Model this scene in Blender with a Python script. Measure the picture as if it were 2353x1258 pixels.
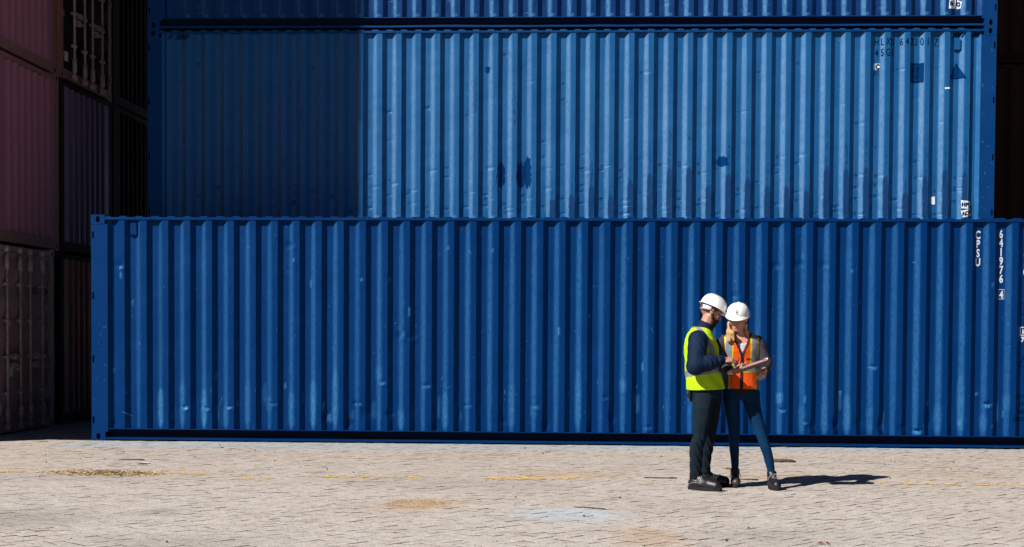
import bpy, bmesh, math, random
import numpy as np
from mathutils import Vector, Matrix

for o in list(bpy.data.objects):
    bpy.data.objects.remove(o, do_unlink=True)
SC = bpy.context.scene
COL = SC.collection
rad = math.radians

# ------------------------------------------------------------------ camera
YAW, PITCH, ROLL = 0.0452, 0.0335, 0.0060
cam_d = bpy.data.cameras.new('camera')
cam = bpy.data.objects.new('camera', cam_d)
COL.objects.link(cam)
fw = Vector((-math.sin(YAW) * math.cos(PITCH), math.cos(YAW) * math.cos(PITCH), -math.sin(PITCH)))
rt = Vector((math.cos(YAW), math.sin(YAW), 0))
up = rt.cross(fw)
R_ = math.cos(ROLL) * rt + math.sin(ROLL) * up
U_ = -math.sin(ROLL) * rt + math.cos(ROLL) * up
m3 = Matrix((R_, U_, -fw)).transposed()
cam.matrix_world = Matrix.Translation((6.2494, -18.715, 1.4314)) @ m3.to_4x4()
cam_d.sensor_width = 36.0
cam_d.sensor_fit = 'HORIZONTAL'
cam_d.lens = 3400 / 2353 * 36
cam_d.shift_y = (876.66 - 629) / 2353
cam_d.clip_start = 0.1
cam_d.clip_end = 2000
SC.camera = cam

# ------------------------------------------------------------------ light
SUN_DIR = Vector((0.95, 0.79, -1.0)).normalized()      # direction the light travels
elev = math.asin(-SUN_DIR.z)
world = bpy.data.worlds.new('World')
SC.world = world
world.use_nodes = True
wn = world.node_tree
wn.nodes.clear()
sky = wn.nodes.new('ShaderNodeTexSky')
sky.sky_type = 'NISHITA'
sky.sun_disc = False
sky.sun_elevation = elev
sky.sun_rotation = math.atan2(-SUN_DIR.x, -SUN_DIR.y)
sky.altitude = 1500
sky.air_density = 0.24
sky.dust_density = 0.15
bg = wn.nodes.new('ShaderNodeBackground')
bg.inputs['Strength'].default_value = 0.05
wo = wn.nodes.new('ShaderNodeOutputWorld')
wn.links.new(sky.outputs[0], bg.inputs[0])
wn.links.new(bg.outputs[0], wo.inputs[0])
sun_d = bpy.data.lights.new('sun', 'SUN')
sun_d.energy = 5.0
sun_d.angle = rad(0.5)
sun_d.color = (1.0, 0.955, 0.89)
sun = bpy.data.objects.new('sun', sun_d)
COL.objects.link(sun)
sun.rotation_euler = SUN_DIR.to_track_quat('-Z', 'Y').to_euler()
sun.location = (-20, -20, 30)
vs = SC.view_settings
vs.view_transform = 'Standard'
vs.look = 'None'
vs.gamma = 1.0
vs.use_curve_mapping = False
vs.exposure = 0.9

# ------------------------------------------------------------------ helpers
def link(o, parent=None):
    COL.objects.link(o)
    if parent is not None:
        o.parent = parent
    return o

def empty(name, loc, label, cat, group=None, rz=0.0):
    o = bpy.data.objects.new(name, None)
    o.empty_display_size = 0.2
    o.location = loc
    o.rotation_euler = (0, 0, rz)
    COL.objects.link(o)
    o['label'] = label
    o['category'] = cat
    if group:
        o['group'] = group
    return o

def tag(o, label, cat, group=None):
    o['label'] = label
    o['category'] = cat
    if group:
        o['group'] = group
    return o

class MB:
    def __init__(s):
        s.v = []; s.f = []; s.m = []
    def quad(s, a, b, c, d, m=0):
        n = len(s.v); s.v += [a, b, c, d]; s.f.append((n, n + 1, n + 2, n + 3)); s.m.append(m)
    def poly(s, pts, m=0):
        n = len(s.v); s.v += list(pts); s.f.append(tuple(range(n, n + len(pts)))); s.m.append(m)
    def box(s, x0, x1, y0, y1, z0, z1, m=0):
        n = len(s.v)
        s.v += [(x0, y0, z0), (x1, y0, z0), (x1, y1, z0), (x0, y1, z0),
                (x0, y0, z1), (x1, y0, z1), (x1, y1, z1), (x0, y1, z1)]
        for q in ((0, 3, 2, 1), (4, 5, 6, 7), (0, 1, 5, 4), (1, 2, 6, 5), (2, 3, 7, 6), (3, 0, 4, 7)):
            s.f.append(tuple(n + i for i in q)); s.m.append(m)
    def tube(s, pts, r, n=8, m=0, caps=True):
        pts = [Vector(p) for p in pts]
        rings = []
        for i, p in enumerate(pts):
            d = (pts[min(i + 1, len(pts) - 1)] - pts[max(i - 1, 0)]).normalized()
            a = d.orthogonal().normalized() if i == 0 else (pa - d * pa.dot(d)).normalized()
            pa = a
            b = d.cross(a)
            rr = r[i] if isinstance(r, (list, tuple)) else r
            base = len(s.v)
            for k in range(n):
                t = 2 * math.pi * k / n
                s.v.append(tuple(p + a * (rr * math.cos(t)) + b * (rr * math.sin(t))))
            rings.append(base)
        for i in range(len(rings) - 1):
            for k in range(n):
                s.f.append((rings[i] + k, rings[i] + (k + 1) % n, rings[i + 1] + (k + 1) % n, rings[i + 1] + k)); s.m.append(m)
        if caps:
            s.f.append(tuple(rings[0] + k for k in reversed(range(n)))); s.m.append(m)
            s.f.append(tuple(rings[-1] + k for k in range(n))); s.m.append(m)
    def mesh(s, name, smooth=False):
        key, idx, nv_ = {}, [], []
        for v in s.v:                              # weld coincident corners
            k_ = (round(v[0], 5), round(v[1], 5), round(v[2], 5))
            if k_ not in key:
                key[k_] = len(nv_); nv_.append(tuple(v))
            idx.append(key[k_])
        nf, nm = [], []
        for f_, m_ in zip(s.f, s.m):
            g_ = []
            for i_ in f_:
                if idx[i_] not in g_: g_.append(idx[i_])
            if len(g_) >= 3: nf.append(tuple(g_)); nm.append(m_)
        s.v, s.f, s.m = nv_, nf, nm
        me = bpy.data.meshes.new(name)
        me.from_pydata(s.v, [], s.f)
        if any(s.m):
            me.polygons.foreach_set('material_index', s.m)
        if smooth:
            me.polygons.foreach_set('use_smooth', [True] * len(me.polygons))
        me.update()
        return me

def put(name, me, mats, parent=None, loc=None, rot=None, scale=None):
    if mats is not None and len(me.materials) == 0:
        for m in (mats if isinstance(mats, (list, tuple)) else [mats]):
            me.materials.append(m)
    o = bpy.data.objects.new(name, me)
    link(o, parent)
    if loc is not None: o.location = loc
    if rot is not None: o.rotation_euler = rot
    if scale is not None: o.scale = scale
    return o

def bevel(o, w, seg=2):
    md = o.modifiers.new('bevel', 'BEVEL'); md.width = w; md.segments = seg; md.limit_method = 'ANGLE'
    return o

# ------------------------------------------------------------------ node helpers
class NT:
    def __init__(s, name):
        s.mat = bpy.data.materials.new(name); s.mat.use_nodes = True
        s.t = s.mat.node_tree; s.t.nodes.clear()
        s.out = s.t.nodes.new('ShaderNodeOutputMaterial')
        s.b = s.t.nodes.new('ShaderNodeBsdfPrincipled')
        s.t.links.new(s.b.outputs[0], s.out.inputs[0])
    def n(s, typ, **kw):
        nd = s.t.nodes.new(typ)
        for k, v in kw.items(): setattr(nd, k, v)
        return nd
    def l(s, a, b): s.t.links.new(a, b)
    def coord(s, kind='Object'):
        if not hasattr(s, '_tc'): s._tc = s.n('ShaderNodeTexCoord')
        return s._tc.outputs[kind]
    def pos(s):
        if not hasattr(s, '_geo'): s._geo = s.n('ShaderNodeNewGeometry')
        return s._geo.outputs['Position']
    def mapping(s, vec, scale=(1, 1, 1), loc=(0, 0, 0), rot=(0, 0, 0)):
        m = s.n('ShaderNodeMapping'); s.l(vec, m.inputs[0])
        m.inputs['Scale'].default_value = scale; m.inputs['Location'].default_value = loc; m.inputs['Rotation'].default_value = rot
        return m.outputs[0]
    def noise(s, vec, scale, detail=3, rough=0.5, dist=0.0):
        m = s.n('ShaderNodeTexNoise'); s.l(vec, m.inputs['Vector'])
        m.inputs['Scale'].default_value = scale; m.inputs['Detail'].default_value = detail
        m.inputs['Roughness'].default_value = rough; m.inputs['Distortion'].default_value = dist
        return m.outputs['Fac']
    def ramp(s, fac, a, b, ca=0.0, cb=1.0):
        m = s.n('ShaderNodeMapRange'); s.l(fac, m.inputs[0])
        m.inputs[1].default_value = a; m.inputs[2].default_value = b; m.inputs[3].default_value = ca; m.inputs[4].default_value = cb
        m.clamp = True
        return m.outputs[0]
    def math(s, op, a, b=None, c=None):
        m = s.n('ShaderNodeMath', operation=op)
        for i, x in enumerate((a, b, c)):
            if x is None: continue
            if isinstance(x, (int, float)): m.inputs[i].default_value = x
            else: s.l(x, m.inputs[i])
        return m.outputs[0]
    def mix(s, fac, a, b, blend='MIX'):
        m = s.n('ShaderNodeMix', data_type='RGBA', blend_type=blend)
        for sock, x in ((m.inputs[0], fac), (m.inputs[6], a), (m.inputs[7], b)):
            if isinstance(x, (int, float)): sock.default_value = x
            elif isinstance(x, tuple): sock.default_value = (*x, 1)
            else: s.l(x, sock)
        return m.outputs[2]
    def sep(s, vec):
        m = s.n('ShaderNodeSeparateXYZ'); s.l(vec, m.inputs[0]); return m.outputs
    def attr(s, name):
        m = s.n('ShaderNodeAttribute'); m.attribute_name = name; return m
    def bump(s, h, strength=0.3, dist=0.01):
        m = s.n('ShaderNodeBump'); m.inputs['Strength'].default_value = strength; m.inputs['Distance'].default_value = dist
        s.l(h, m.inputs['Height']); s.l(m.outputs[0], s.b.inputs['Normal'])
    def set(s, col=None, rough=None, spec=None, metal=None):
        for k, x in (('Base Color', col), ('Roughness', rough), ('Specular IOR Level', spec), ('Metallic', metal)):
            if x is None: continue
            if isinstance(x, tuple): s.b.inputs[k].default_value = (*x, 1)
            elif isinstance(x, (int, float)): s.b.inputs[k].default_value = x
            else: s.l(x, s.b.inputs[k])
        return s.mat

def paint(name, col, light, dark, scuff_sunlit, rough=0.5, spec=0.5, rust=None, rust_amt=0.0, fade=0.35, streak=0.35, tint=None):
    """weathered container paint: clouded fading, vertical rain streaks, chips, plus the panel's stored soil, scuffs and painted-in sun on the slopes"""
    t = NT(name)
    p = t.coord('Object')
    big = t.noise(p, 1.1, 4, 0.55)
    st = t.noise(t.mapping(p, (9, 9, 0.35)), 3.0, 4, 0.6)
    fine = t.noise(p, 55, 3, 0.6)
    c = t.mix(t.ramp(big, 0.35, 0.7, 0, fade), col, light)
    c = t.mix(t.ramp(st, 0.52, 0.75, 0, streak), c, dark)
    c = t.mix(t.ramp(fine, 0.3, 0.75, 0.0, 0.12), c, light)
    w = t.attr('wear').outputs['Fac']  # scuffs and painted-in sunlight on sun-facing slopes
    wn_ = t.noise(t.mapping(p, (30, 30, 9)), 2.0, 4, 0.65)
    wm = t.math('MULTIPLY', w, t.ramp(wn_, 0.3, 0.6, 0.25, 1.0))
    c = t.mix(wm, c, scuff_sunlit)  # scuffs, plus sunlight painted into the colour of sun-facing slopes
    d = t.attr('soil').outputs['Fac']
    dn = t.noise(t.mapping(p, (14, 14, 6)), 2.2, 5, 0.7)
    dm = t.ramp(t.math('ADD', d, t.math('MULTIPLY', t.math('SUBTRACT', dn, 0.5), 1.6)), 0.55, 0.7, 0, 1)
    dm = t.math('MULTIPLY', dm, t.ramp(d, 0.02, 0.1))
    c = t.mix(t.math('MULTIPLY', dm, 0.95), c, dark)
    if rust:
        rn = t.noise(t.mapping(p, (6, 6, 3.5)), 2.6, 6, 0.68)
        c = t.mix(t.ramp(rn, 0.62 - rust_amt, 0.74 - rust_amt, 0, 0.85), c, rust)
    ch = t.noise(p, 26, 2, 0.5)
    c = t.mix(t.ramp(ch, 0.73, 0.78, 0, 0.5), c, scuff_sunlit)
    t.set(c, t.ramp(big, 0.3, 0.7, rough - 0.06, rough + 0.08), spec)
    if tint: t.b.inputs['Specular Tint'].default_value = (*tint, 1)
    t.bump(t.noise(p, 9, 3, 0.5), 0.12, 0.02)
    return t.mat

def simple(name, col, rough=0.6, spec=0.4, metal=0.0, var=0.15, scale=30, bump=0.0, bscale=60):
    t = NT(name)
    p = t.coord('Object')
    nz = t.noise(p, scale, 4, 0.6)
    dk = tuple(x * (1 - var) for x in col); lt = tuple(min(1, x * (1 + var)) for x in col)
    t.set(t.mix(t.ramp(nz, 0.3, 0.7), dk, lt), rough, spec, metal)
    if bump:
        t.bump(t.noise(p, bscale, 3, 0.6), bump, 0.01)
    return t.mat

M = {}
M['front'] = paint('deep_blue_paint', (0.0003, 0.0160, 0.080), (0.0006, 0.023, 0.105), (0.0002, 0.009, 0.045), (0.040, 0.17, 0.33), 0.44, 0.34, fade=0.22, streak=0.12, tint=(0.10, 0.45, 1.0))
M['mid'] = paint('faded_blue_paint', (0.0014, 0.052, 0.158), (0.006, 0.072, 0.195), (0.0005, 0.021, 0.083), (0.125, 0.21, 0.31), 0.44, 0.8, fade=0.4, streak=0.38, tint=(0.30, 0.6, 1.0))
M['top'] = paint('mid_blue_paint', (0.0003, 0.0165, 0.082), (0.0008, 0.024, 0.108), (0.0004, 0.011, 0.05), (0.07, 0.20, 0.36), 0.42, 0.6, fade=0.3, streak=0.25, tint=(0.25, 0.55, 1.0))
M['midpost'] = paint('dull_blue_post_paint', (0.0007, 0.022, 0.095), (0.003, 0.036, 0.13), (0.0004, 0.011, 0.05), (0.09, 0.18, 0.31), 0.5, 0.4, tint=(0.15, 0.5, 1.0))
M['pink'] = paint('faded_maroon_paint', (0.27, 0.080, 0.108), (0.33, 0.125, 0.16), (0.16, 0.075, 0.085), (0.45, 0.3, 0.3), 0.6, 0.4, rust=(0.10, 0.035, 0.02), rust_amt=0.0)
M['pinkframe'] = paint('rusty_maroon_paint', (0.22, 0.075, 0.055), (0.28, 0.12, 0.09), (0.10, 0.035, 0.025), (0.4, 0.25, 0.2), 0.65, 0.35, rust=(0.09, 0.032, 0.014), rust_amt=0.06)
M['mauve'] = paint('grey_mauve_paint', (0.30, 0.185, 0.175), (0.36, 0.24, 0.23), (0.17, 0.095, 0.085), (0.4, 0.35, 0.33), 0.6, 0.4, rust=(0.14, 0.06, 0.03), rust_amt=-0.02)
M['plum'] = paint('dull_purple_paint', (0.105, 0.060, 0.125), (0.13, 0.08, 0.15), (0.06, 0.04, 0.07), (0.3, 0.25, 0.3), 0.6, 0.4, rust=(0.09, 0.032, 0.014), rust_amt=0.0)
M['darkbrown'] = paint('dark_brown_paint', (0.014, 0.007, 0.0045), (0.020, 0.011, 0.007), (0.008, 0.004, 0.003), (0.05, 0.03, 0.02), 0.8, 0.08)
M['railweb'] = simple('shaded_rail_web', (0.0004, 0.0045, 0.018), 0.7, 0.12, 0, 0.3, 6)  # shade under the upper lip, put into the colour of the web
M['black'] = simple('dark_recess', (0.004, 0.004, 0.005), 0.9, 0.1)
M['steel'] = simple('galvanised_rod', (0.36, 0.235, 0.225), 0.6, 0.3, 0.0, 0.35, 18)
M['floorwood'] = simple('container_floor', (0.06, 0.045, 0.03), 0.8)
M['scratch'] = simple('scraped_paint', (0.055, 0.14, 0.26), 0.6, 0.2, 0, 0.2)
M['whitelabel'] = simple('white_label', (0.48, 0.52, 0.56), 0.5, 0.3, 0, 0.06)
M['whiteprint'] = simple('white_print', (0.40, 0.46, 0.52), 0.5, 0.3, 0, 0.08)
M['darkprint'] = simple('dark_print', (0.0003, 0.005, 0.022), 0.7, 0.06, 0, 0.2)
M['bluepatch'] = simple('repainted_blue', (0.0004, 0.019, 0.085), 0.6, 0.08, 0, 0.2, 8)
for k_ in ('darkprint', 'bluepatch'):
    M[k_].node_tree.nodes['Principled BSDF'].inputs['Specular Tint'].default_value = (0.1, 0.5, 1, 1)
M['yellowlabel'] = simple('yellow_label', (0.75, 0.48, 0.02), 0.5)
M['palelabel'] = simple('pale_label', (0.6, 0.42, 0.42), 0.5)
M['rubber'] = simple('black_gasket', (0.012, 0.011, 0.011), 0.8)
# ------------------------------------------------------------------ container geometry
def trap_profile(starts, slope, inner, x0, x1, depth, y_out):
    """break points (x, y) of the corrugation; 'starts' are left ends of the inner flats"""
    pts = [(x0, y_out)]
    for s in starts:
        seq = [(s - slope, y_out), (s, y_out + depth), (s + inner, y_out + depth), (s + inner + slope, y_out)]
        for q in seq:
            if x0 < q[0] < x1:
                pts.append(q)
            elif q[0] <= x0:
                # starts inside the trough: keep the recess running from x0
                if q[1] > y_out: pts[0] = (x0, q[1])
                elif q is seq[3]: pts[0] = (x0, y_out)
    if pts[-1][1] > y_out and x1 - pts[-1][0] > 0.002:
        pts.append((x1, pts[-1][1]))
    else:
        pts.append((x1, pts[-1][1]))
    return pts

def prof_y(pts, x):
    return float(np.interp(x, [p[0] for p in pts], [p[1] for p in pts]))

def fbm(x, y, seed):
    r = np.random.RandomState(seed)
    out = 0
    for i in range(7):
        fx, fy = r.uniform(0.5, 6, 2) * (1 + i * 0.5); ph = r.uniform(0, 6.28, 2)
        out = out + np.sin(fx * x + ph[0]) * np.sin(fy * y + ph[1]) / (1 + i * 0.4)
    return out

def detail_panel(name, pts, z0, z1, dents, wears_sunlit, soils, mat, parent, seed=1, dz=0.019):
    """corrugated side sheet (outer face at -y) with dents, scuffs and painted-in sunlit slopes stored on the vertices"""
    xs = []
    for (xa, ya), (xb, yb) in zip(pts[:-1], pts[1:]):
        n = max(1, int(round((xb - xa) / 0.024)))
        for k in range(n):
            xs.append(xa + (xb - xa) * k / n)
    xs.append(pts[-1][0])
    xs = np.array(xs)
    zs = np.linspace(z0, z1, int((z1 - z0) / dz) + 1)
    ys = np.interp(xs, [p[0] for p in pts], [p[1] for p in pts])
    X, Z = np.meshgrid(xs, zs)
    Y = np.tile(ys, (len(zs), 1))
    edge = np.clip(np.minimum(Z - z0, z1 - Z) / 0.12, 0, 1)
    Y = Y + 0.0013 * fbm(X * 1.3, Z * 1.6, seed) * edge
    X2 = X + 0.0018 * fbm(X * 7, Z * 3.1, seed + 5) * edge * np.clip((1.2 - (Z - z0)) / 1.2, 0.15, 1)
    for (dx, dz_, rx, rz, amp, sh) in dents:
        g = np.exp(-((X - dx) / rx) ** 2 - ((Z - dz_) / rz) ** 2)
        Y += amp * g
        X2 += sh * g
    W = np.zeros_like(X)
    for (wx, wz, rx, rz, a) in wears_sunlit:
        e = ((X - wx) / rx) ** 4 + ((Z - wz) / rz) ** 4
        W = np.maximum(W, a * np.clip(1.3 - e, 0, 1))
    S = np.zeros_like(X)
    for (wx, wz, rx, rz, a) in soils:
        e = ((X - wx) / rx) ** 4 + ((Z - wz) / rz) ** 4
        S = np.maximum(S, a * np.clip(1.3 - e, 0, 1))
    nz, nx = X.shape
    verts = np.stack([X2, Y, Z], -1).reshape(-1, 3)
    i = np.arange(nz - 1)[:, None] * nx + np.arange(nx - 1)[None]
    faces = np.stack([i, i + 1, i + 1 + nx, i + nx], -1).reshape(-1, 4)
    me = bpy.data.meshes.new(name)
    me.from_pydata(verts.tolist(), [], faces.tolist())
    for an, arr in (('wear', W), ('soil', S)):  # wear holds scuffs and the painted-in sunlight of sun-facing slopes
        a = me.attributes.new(an, 'FLOAT', 'POINT')
        a.data.foreach_set('value', arr.reshape(-1).astype(np.float32))
    me.update()
    return put(name, me, mat, parent)

def sheet_mesh(name, length, z0, z1, pitch=0.28, slope=0.066, inner=0.073, depth=0.04):
    n = int((length - 0.1) / pitch)
    st = [(length - n * pitch) / 2 + (pitch - inner) / 2 + k * pitch for k in range(n)]
    pts = trap_profile(st, slope, inner, 0, length, depth, 0.006)
    mb = MB()
    for (xa, ya), (xb, yb) in zip(pts[:-1], pts[1:]):
        mb.quad((xa, ya, z0), (xb, yb, z0), (xb, yb, z1), (xa, ya, z1))
    return mb.mesh(name)

_cache = {}
def cached(key, fn):
    if key not in _cache: _cache[key] = fn()
    return _cache[key]

def casting_mesh():
    """corner fitting 0.178 x 0.178 x 0.118 with real oval openings in its -y and -x faces"""
    mb = MB()
    a, h = 0.178, 0.118
    N = 20
    def holed(fn):
        ring, hole, back = [], [], []
        for k in range(N):
            t = 2 * math.pi * (k + 0.5) / N
            c, s_ = math.cos(t), math.sin(t)
            q = max(abs(c), abs(s_))
            ring.append((a / 2 + a / 2 * c / q, h / 2 + h / 2 * s_ / q))
            hole.append((a / 2 + 0.026 * c, h / 2 + 0.040 * s_))
        for k in range(N):
            j = (k + 1) % N
            mb.quad(fn(*ring[k], 0), fn(*ring[j], 0), fn(*hole[j], 0), fn(*hole[k], 0))
            mb.quad(fn(*hole[k], 0), fn(*hole[j], 0), fn(*hole[j], 0.05), fn(*hole[k], 0.05), 1)
        mb.poly([fn(*q, 0.05) for q in hole], 1)
    holed(lambda u, v, d: (u, d, v))
    holed(lambda u, v, d: (d, a - u, v))
    mb.quad((a, 0, 0), (a, a, 0), (a, a, h), (a, 0, h))
    mb.quad((0, a, 0), (0, a, h), (a, a, h), (a, a, 0))
    mb.quad((0, 0, h), (a, 0, h), (a, a, h), (0, a, h))
    mb.quad((0, 0, 0), (0, a, 0), (a, a, 0), (a, 0, 0))
    # square the outline corners that the ring of 20 points leaves out
    for sx in (0, 1):
        for sz in (0, 1):
            pass
    return mb.mesh('corner_casting')

def post_mesh(z0, z1, slots, w=0.205, flip=False, d=0.16):
    """corner post; slots = lashing openings near its outer edge, cut through the face"""
    mb = MB()
    xs = [0.0, 0.014, 0.036, w]
    cuts = sorted(slots)
    zs = [z0]
    for c in cuts: zs += [c - 0.045, c + 0.045]
    zs.append(z1)
    def P(x, y, z): return ((w - x) if flip else x, y, z)
    for i in range(len(zs) - 1):
        hole = i % 2 == 1
        for j in range(3):
            if hole and j == 1:
                x0, x1, a, b = xs[1], xs[2], zs[i], zs[i + 1]
                mb.quad(P(x0, .004, a), P(x1, .004, a), P(x1, .05, a), P(x0, .05, a), 1)
                mb.quad(P(x0, .004, b), P(x0, .05, b), P(x1, .05, b), P(x1, .004, b), 1)
                mb.quad(P(x0, .004, a), P(x0, .05, a), P(x0, .05, b), P(x0, .004, b), 1)
                mb.quad(P(x1, .004, a), P(x1, .004, b), P(x1, .05, b), P(x1, .05, a), 0)
                mb.quad(P(x0, .05, a), P(x1, .05, a), P(x1, .05, b), P(x0, .05, b), 1)
                continue
            mb.quad(P(xs[j], .004, zs[i]), P(xs[j + 1], .004, zs[i]), P(xs[j + 1], .004, zs[i + 1]), P(xs[j], .004, zs[i + 1]))
    mb.quad(P(w, .004, z0), P(w, d, z0), P(w, d, z1), P(w, .004, z1))
    mb.quad(P(0.004, .004, z0), P(0.004, .004, z1), P(0.004, d, z1), P(0.004, d, z0))
    mb.quad(P(0.004, d, z0), P(0.004, d, z1), P(w, d, z1), P(w, d, z0))
    return mb.mesh('corner_post')

def rail_mesh(x0, x1, kind, H):
    mb = MB()
    if kind == 'top':
        mb.box(x0, x1, -0.002, 0.058, H - 0.062, H - 0.032)
    else:
        mb.box(x0, x1, 0.002, 0.09, 0.152, 0.162)          # upper lip
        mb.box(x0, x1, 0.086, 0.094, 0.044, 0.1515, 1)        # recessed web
        r_ = random.Random(int(x1 * 100 + H * 1000)); n = 46; px_ = None
        for i in range(n + 1):                             # lower flange, knocked a little out of true
            x = x0 + (x1 - x0) * i / n
            e = 0.0 if i in (0, n) else r_.gauss(0, .0022) + (.006 * math.exp(-((i - 17) / 1.5) ** 2))
            f_ = 0.0 if i in (0, n) else r_.gauss(0, .0025)
            q = [(x, -0.001 + f_, 0.018 + e * .5), (x, -0.001 + f_, 0.0425 + e), (x, 0.085, 0.0435), (x, 0.094, 0.0435), (x, 0.094, 0.018)]
            if px_:
                for k in range(5):
                    j = (k + 1) % 5
                    mb.quad(px_[k], q[k], q[j], px_[j])
            px_ = q
    return mb.mesh(kind + '_rail')

def roof_mesh(L, W, H):
    mb = MB()
    pitch, z0, z1 = 0.209, H - 0.036, H - 0.016
    n = int((L - 0.3) / pitch)
    x = 0.12
    prof = [(x, z0)]
    for k in range(n):
        b = 0.14 + k * pitch
        prof += [(b, z0), (b + 0.02, z1), (b + 0.10, z1), (b + 0.12, z0)]
    prof.append((L - 0.12, z0))
    for (xa, za), (xb, zb) in zip(prof[:-1], prof[1:]):
        mb.quad((xa, 0.012, za), (xb, 0.012, zb), (xb, W - 0.012, zb), (xa, W - 0.012, za))
        if za > z0 or zb > z0:
            mb.quad((xa, 0.012, z0), (xb, 0.012, z0), (xb, 0.012, zb), (xa, 0.012, za))
    return mb.mesh('roof')

def door_mesh(y0, y1, z0, z1, x):
    """door leaf with horizontal pressed waves, outer face toward +x"""
    mb = MB()
    zs = np.linspace(z0 + 0.1, z1 - 0.06, 41)
    def wave(z):
        t = (z - z0 - 0.1) / (z1 - z0 - 0.16) * 5.0 % 1.0
        return x - 0.042 + 0.036 * min(1, max(0, 1.6 * (0.5 - abs(t - 0.5)) / 0.5 - 0.25))
    pr = [(z0, x - 0.012), (z0 + 0.098, x - 0.012)] + [(z, wave(z)) for z in zs] + [(z1 - 0.058, x - 0.012), (z1, x - 0.012)]
    for (za, xa), (zb, xb) in zip(pr[:-1], pr[1:]):
        mb.quad((xa, y0 + 0.05, za), (xa, y1 - 0.05, za), (xb, y1 - 0.05, zb), (xb, y0 + 0.05, zb))
    mb.box(x - 0.06, x - 0.008, y0, y0 + 0.05, z0, z1)
    mb.box(x - 0.06, x - 0.008, y1 - 0.05, y1, z0, z1)
    mb.box(x - 0.07, x - 0.055, y0, y1, z0, z1)
    return mb.mesh('door')

def rod_mesh(y, x, z0, z1):
    mb = MB()
    mb.tube([(x + 0.03, y, z0), (x + 0.03, y, z1)], 0.019, 10)
    for z in (z0 + 0.02, z1 - 0.02):
        mb.box(x - 0.005, x + 0.058, y - 0.04, y + 0.04, z - 0.04, z + 0.04)
    for k in range(1, 5):
        z = z0 + (z1 - z0) * k / 5
        mb.box(x - 0.02, x + 0.056, y - 0.045, y + 0.045, z - 0.02, z + 0.02)
    for z in (z0 + 0.2, z1 - 0.2):
        mb.box(x + 0.004, x + 0.056, y - 0.03, y + 0.03, z - 0.1, z + 0.1)
    return mb.mesh('locking_rod', True)

def text_mesh(ch, cx, cz, height, ysurf, sx=0.68, bold=0.0, rot=0.0, breaks=None, lift=0.0025, align='CENTER'):
    """a printed character laid over the corrugated sheet: cut at the folds and dropped on its surface"""
    cu = bpy.data.curves.new('t', 'FONT')
    cu.body = ch; cu.size = height / 0.72; cu.align_x = align; cu.offset = bold; cu.resolution_u = 4
    ob = bpy.data.objects.new('t', cu); COL.objects.link(ob)
    dg = bpy.context.evaluated_depsgraph_get(); dg.update()
    me = bpy.data.meshes.new_from_object(ob.evaluated_get(dg))
    bpy.data.objects.remove(ob); bpy.data.curves.remove(cu)
    bm = bmesh.new(); bm.from_mesh(me); bpy.data.meshes.remove(me)
    c, s_ = math.cos(rot), math.sin(rot)
    for v in bm.verts:
        x, z = v.co.x * sx, v.co.y - height / 2
        v.co = (cx + c * x - s_ * z, 0, cz + s_ * x + c * z)
    return drop(bm, ysurf, breaks, lift)

def drop(bm, ysurf, breaks, lift):
    if breaks is not None and len(bm.verts):
        xa = min(v.co.x for v in bm.verts); xb = max(v.co.x for v in bm.verts)
        for b in breaks:
            if xa < b < xb:
                bmesh.ops.bisect_plane(bm, geom=bm.verts[:] + bm.edges[:] + bm.faces[:], plane_co=(b, 0, 0), plane_no=(1, 0, 0))
    for v in bm.verts:
        v.co.y = ysurf(v.co.x) - lift
    for f in bm.faces:
        f.normal_update()
        if f.normal.y > 0: f.normal_flip()
    me = bpy.data.meshes.new('print'); bm.to_mesh(me); bm.free()
    return me

def poly_mesh(pts, ysurf, breaks, lift):
    bm = bmesh.new()
    bm.faces.new([bm.verts.new((p[0], 0, p[1])) for p in pts])
    return drop(bm, ysurf, breaks, lift)

def join_meshes(ms, name):
    v, f = [], []
    for me in ms:
        n = len(v)
        v += [tuple(q.co) for q in me.vertices]
        f += [tuple(n + i for i in p.vertices) for p in me.polygons]
        bpy.data.meshes.remove(me)
    me = bpy.data.meshes.new(name); me.from_pydata(v, [], f); me.update()
    return me

def outline(pts, w):
    """frame polygons along the closed outline pts, w wide, inside"""
    cx = sum(p[0] for p in pts) / len(pts); cz = sum(p[1] for p in pts) / len(pts)
    out = []
    R = max(math.hypot(p[0] - cx, p[1] - cz) for p in pts)
    k = 1 - w / R * 1.4
    inn = [(cx + (p[0] - cx) * k, cz + (p[1] - cz) * k) for p in pts]
    n = len(pts)
    for i in range(n):
        out.append([pts[i], pts[(i + 1) % n], inn[(i + 1) % n], inn[i]])
    return out

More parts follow.
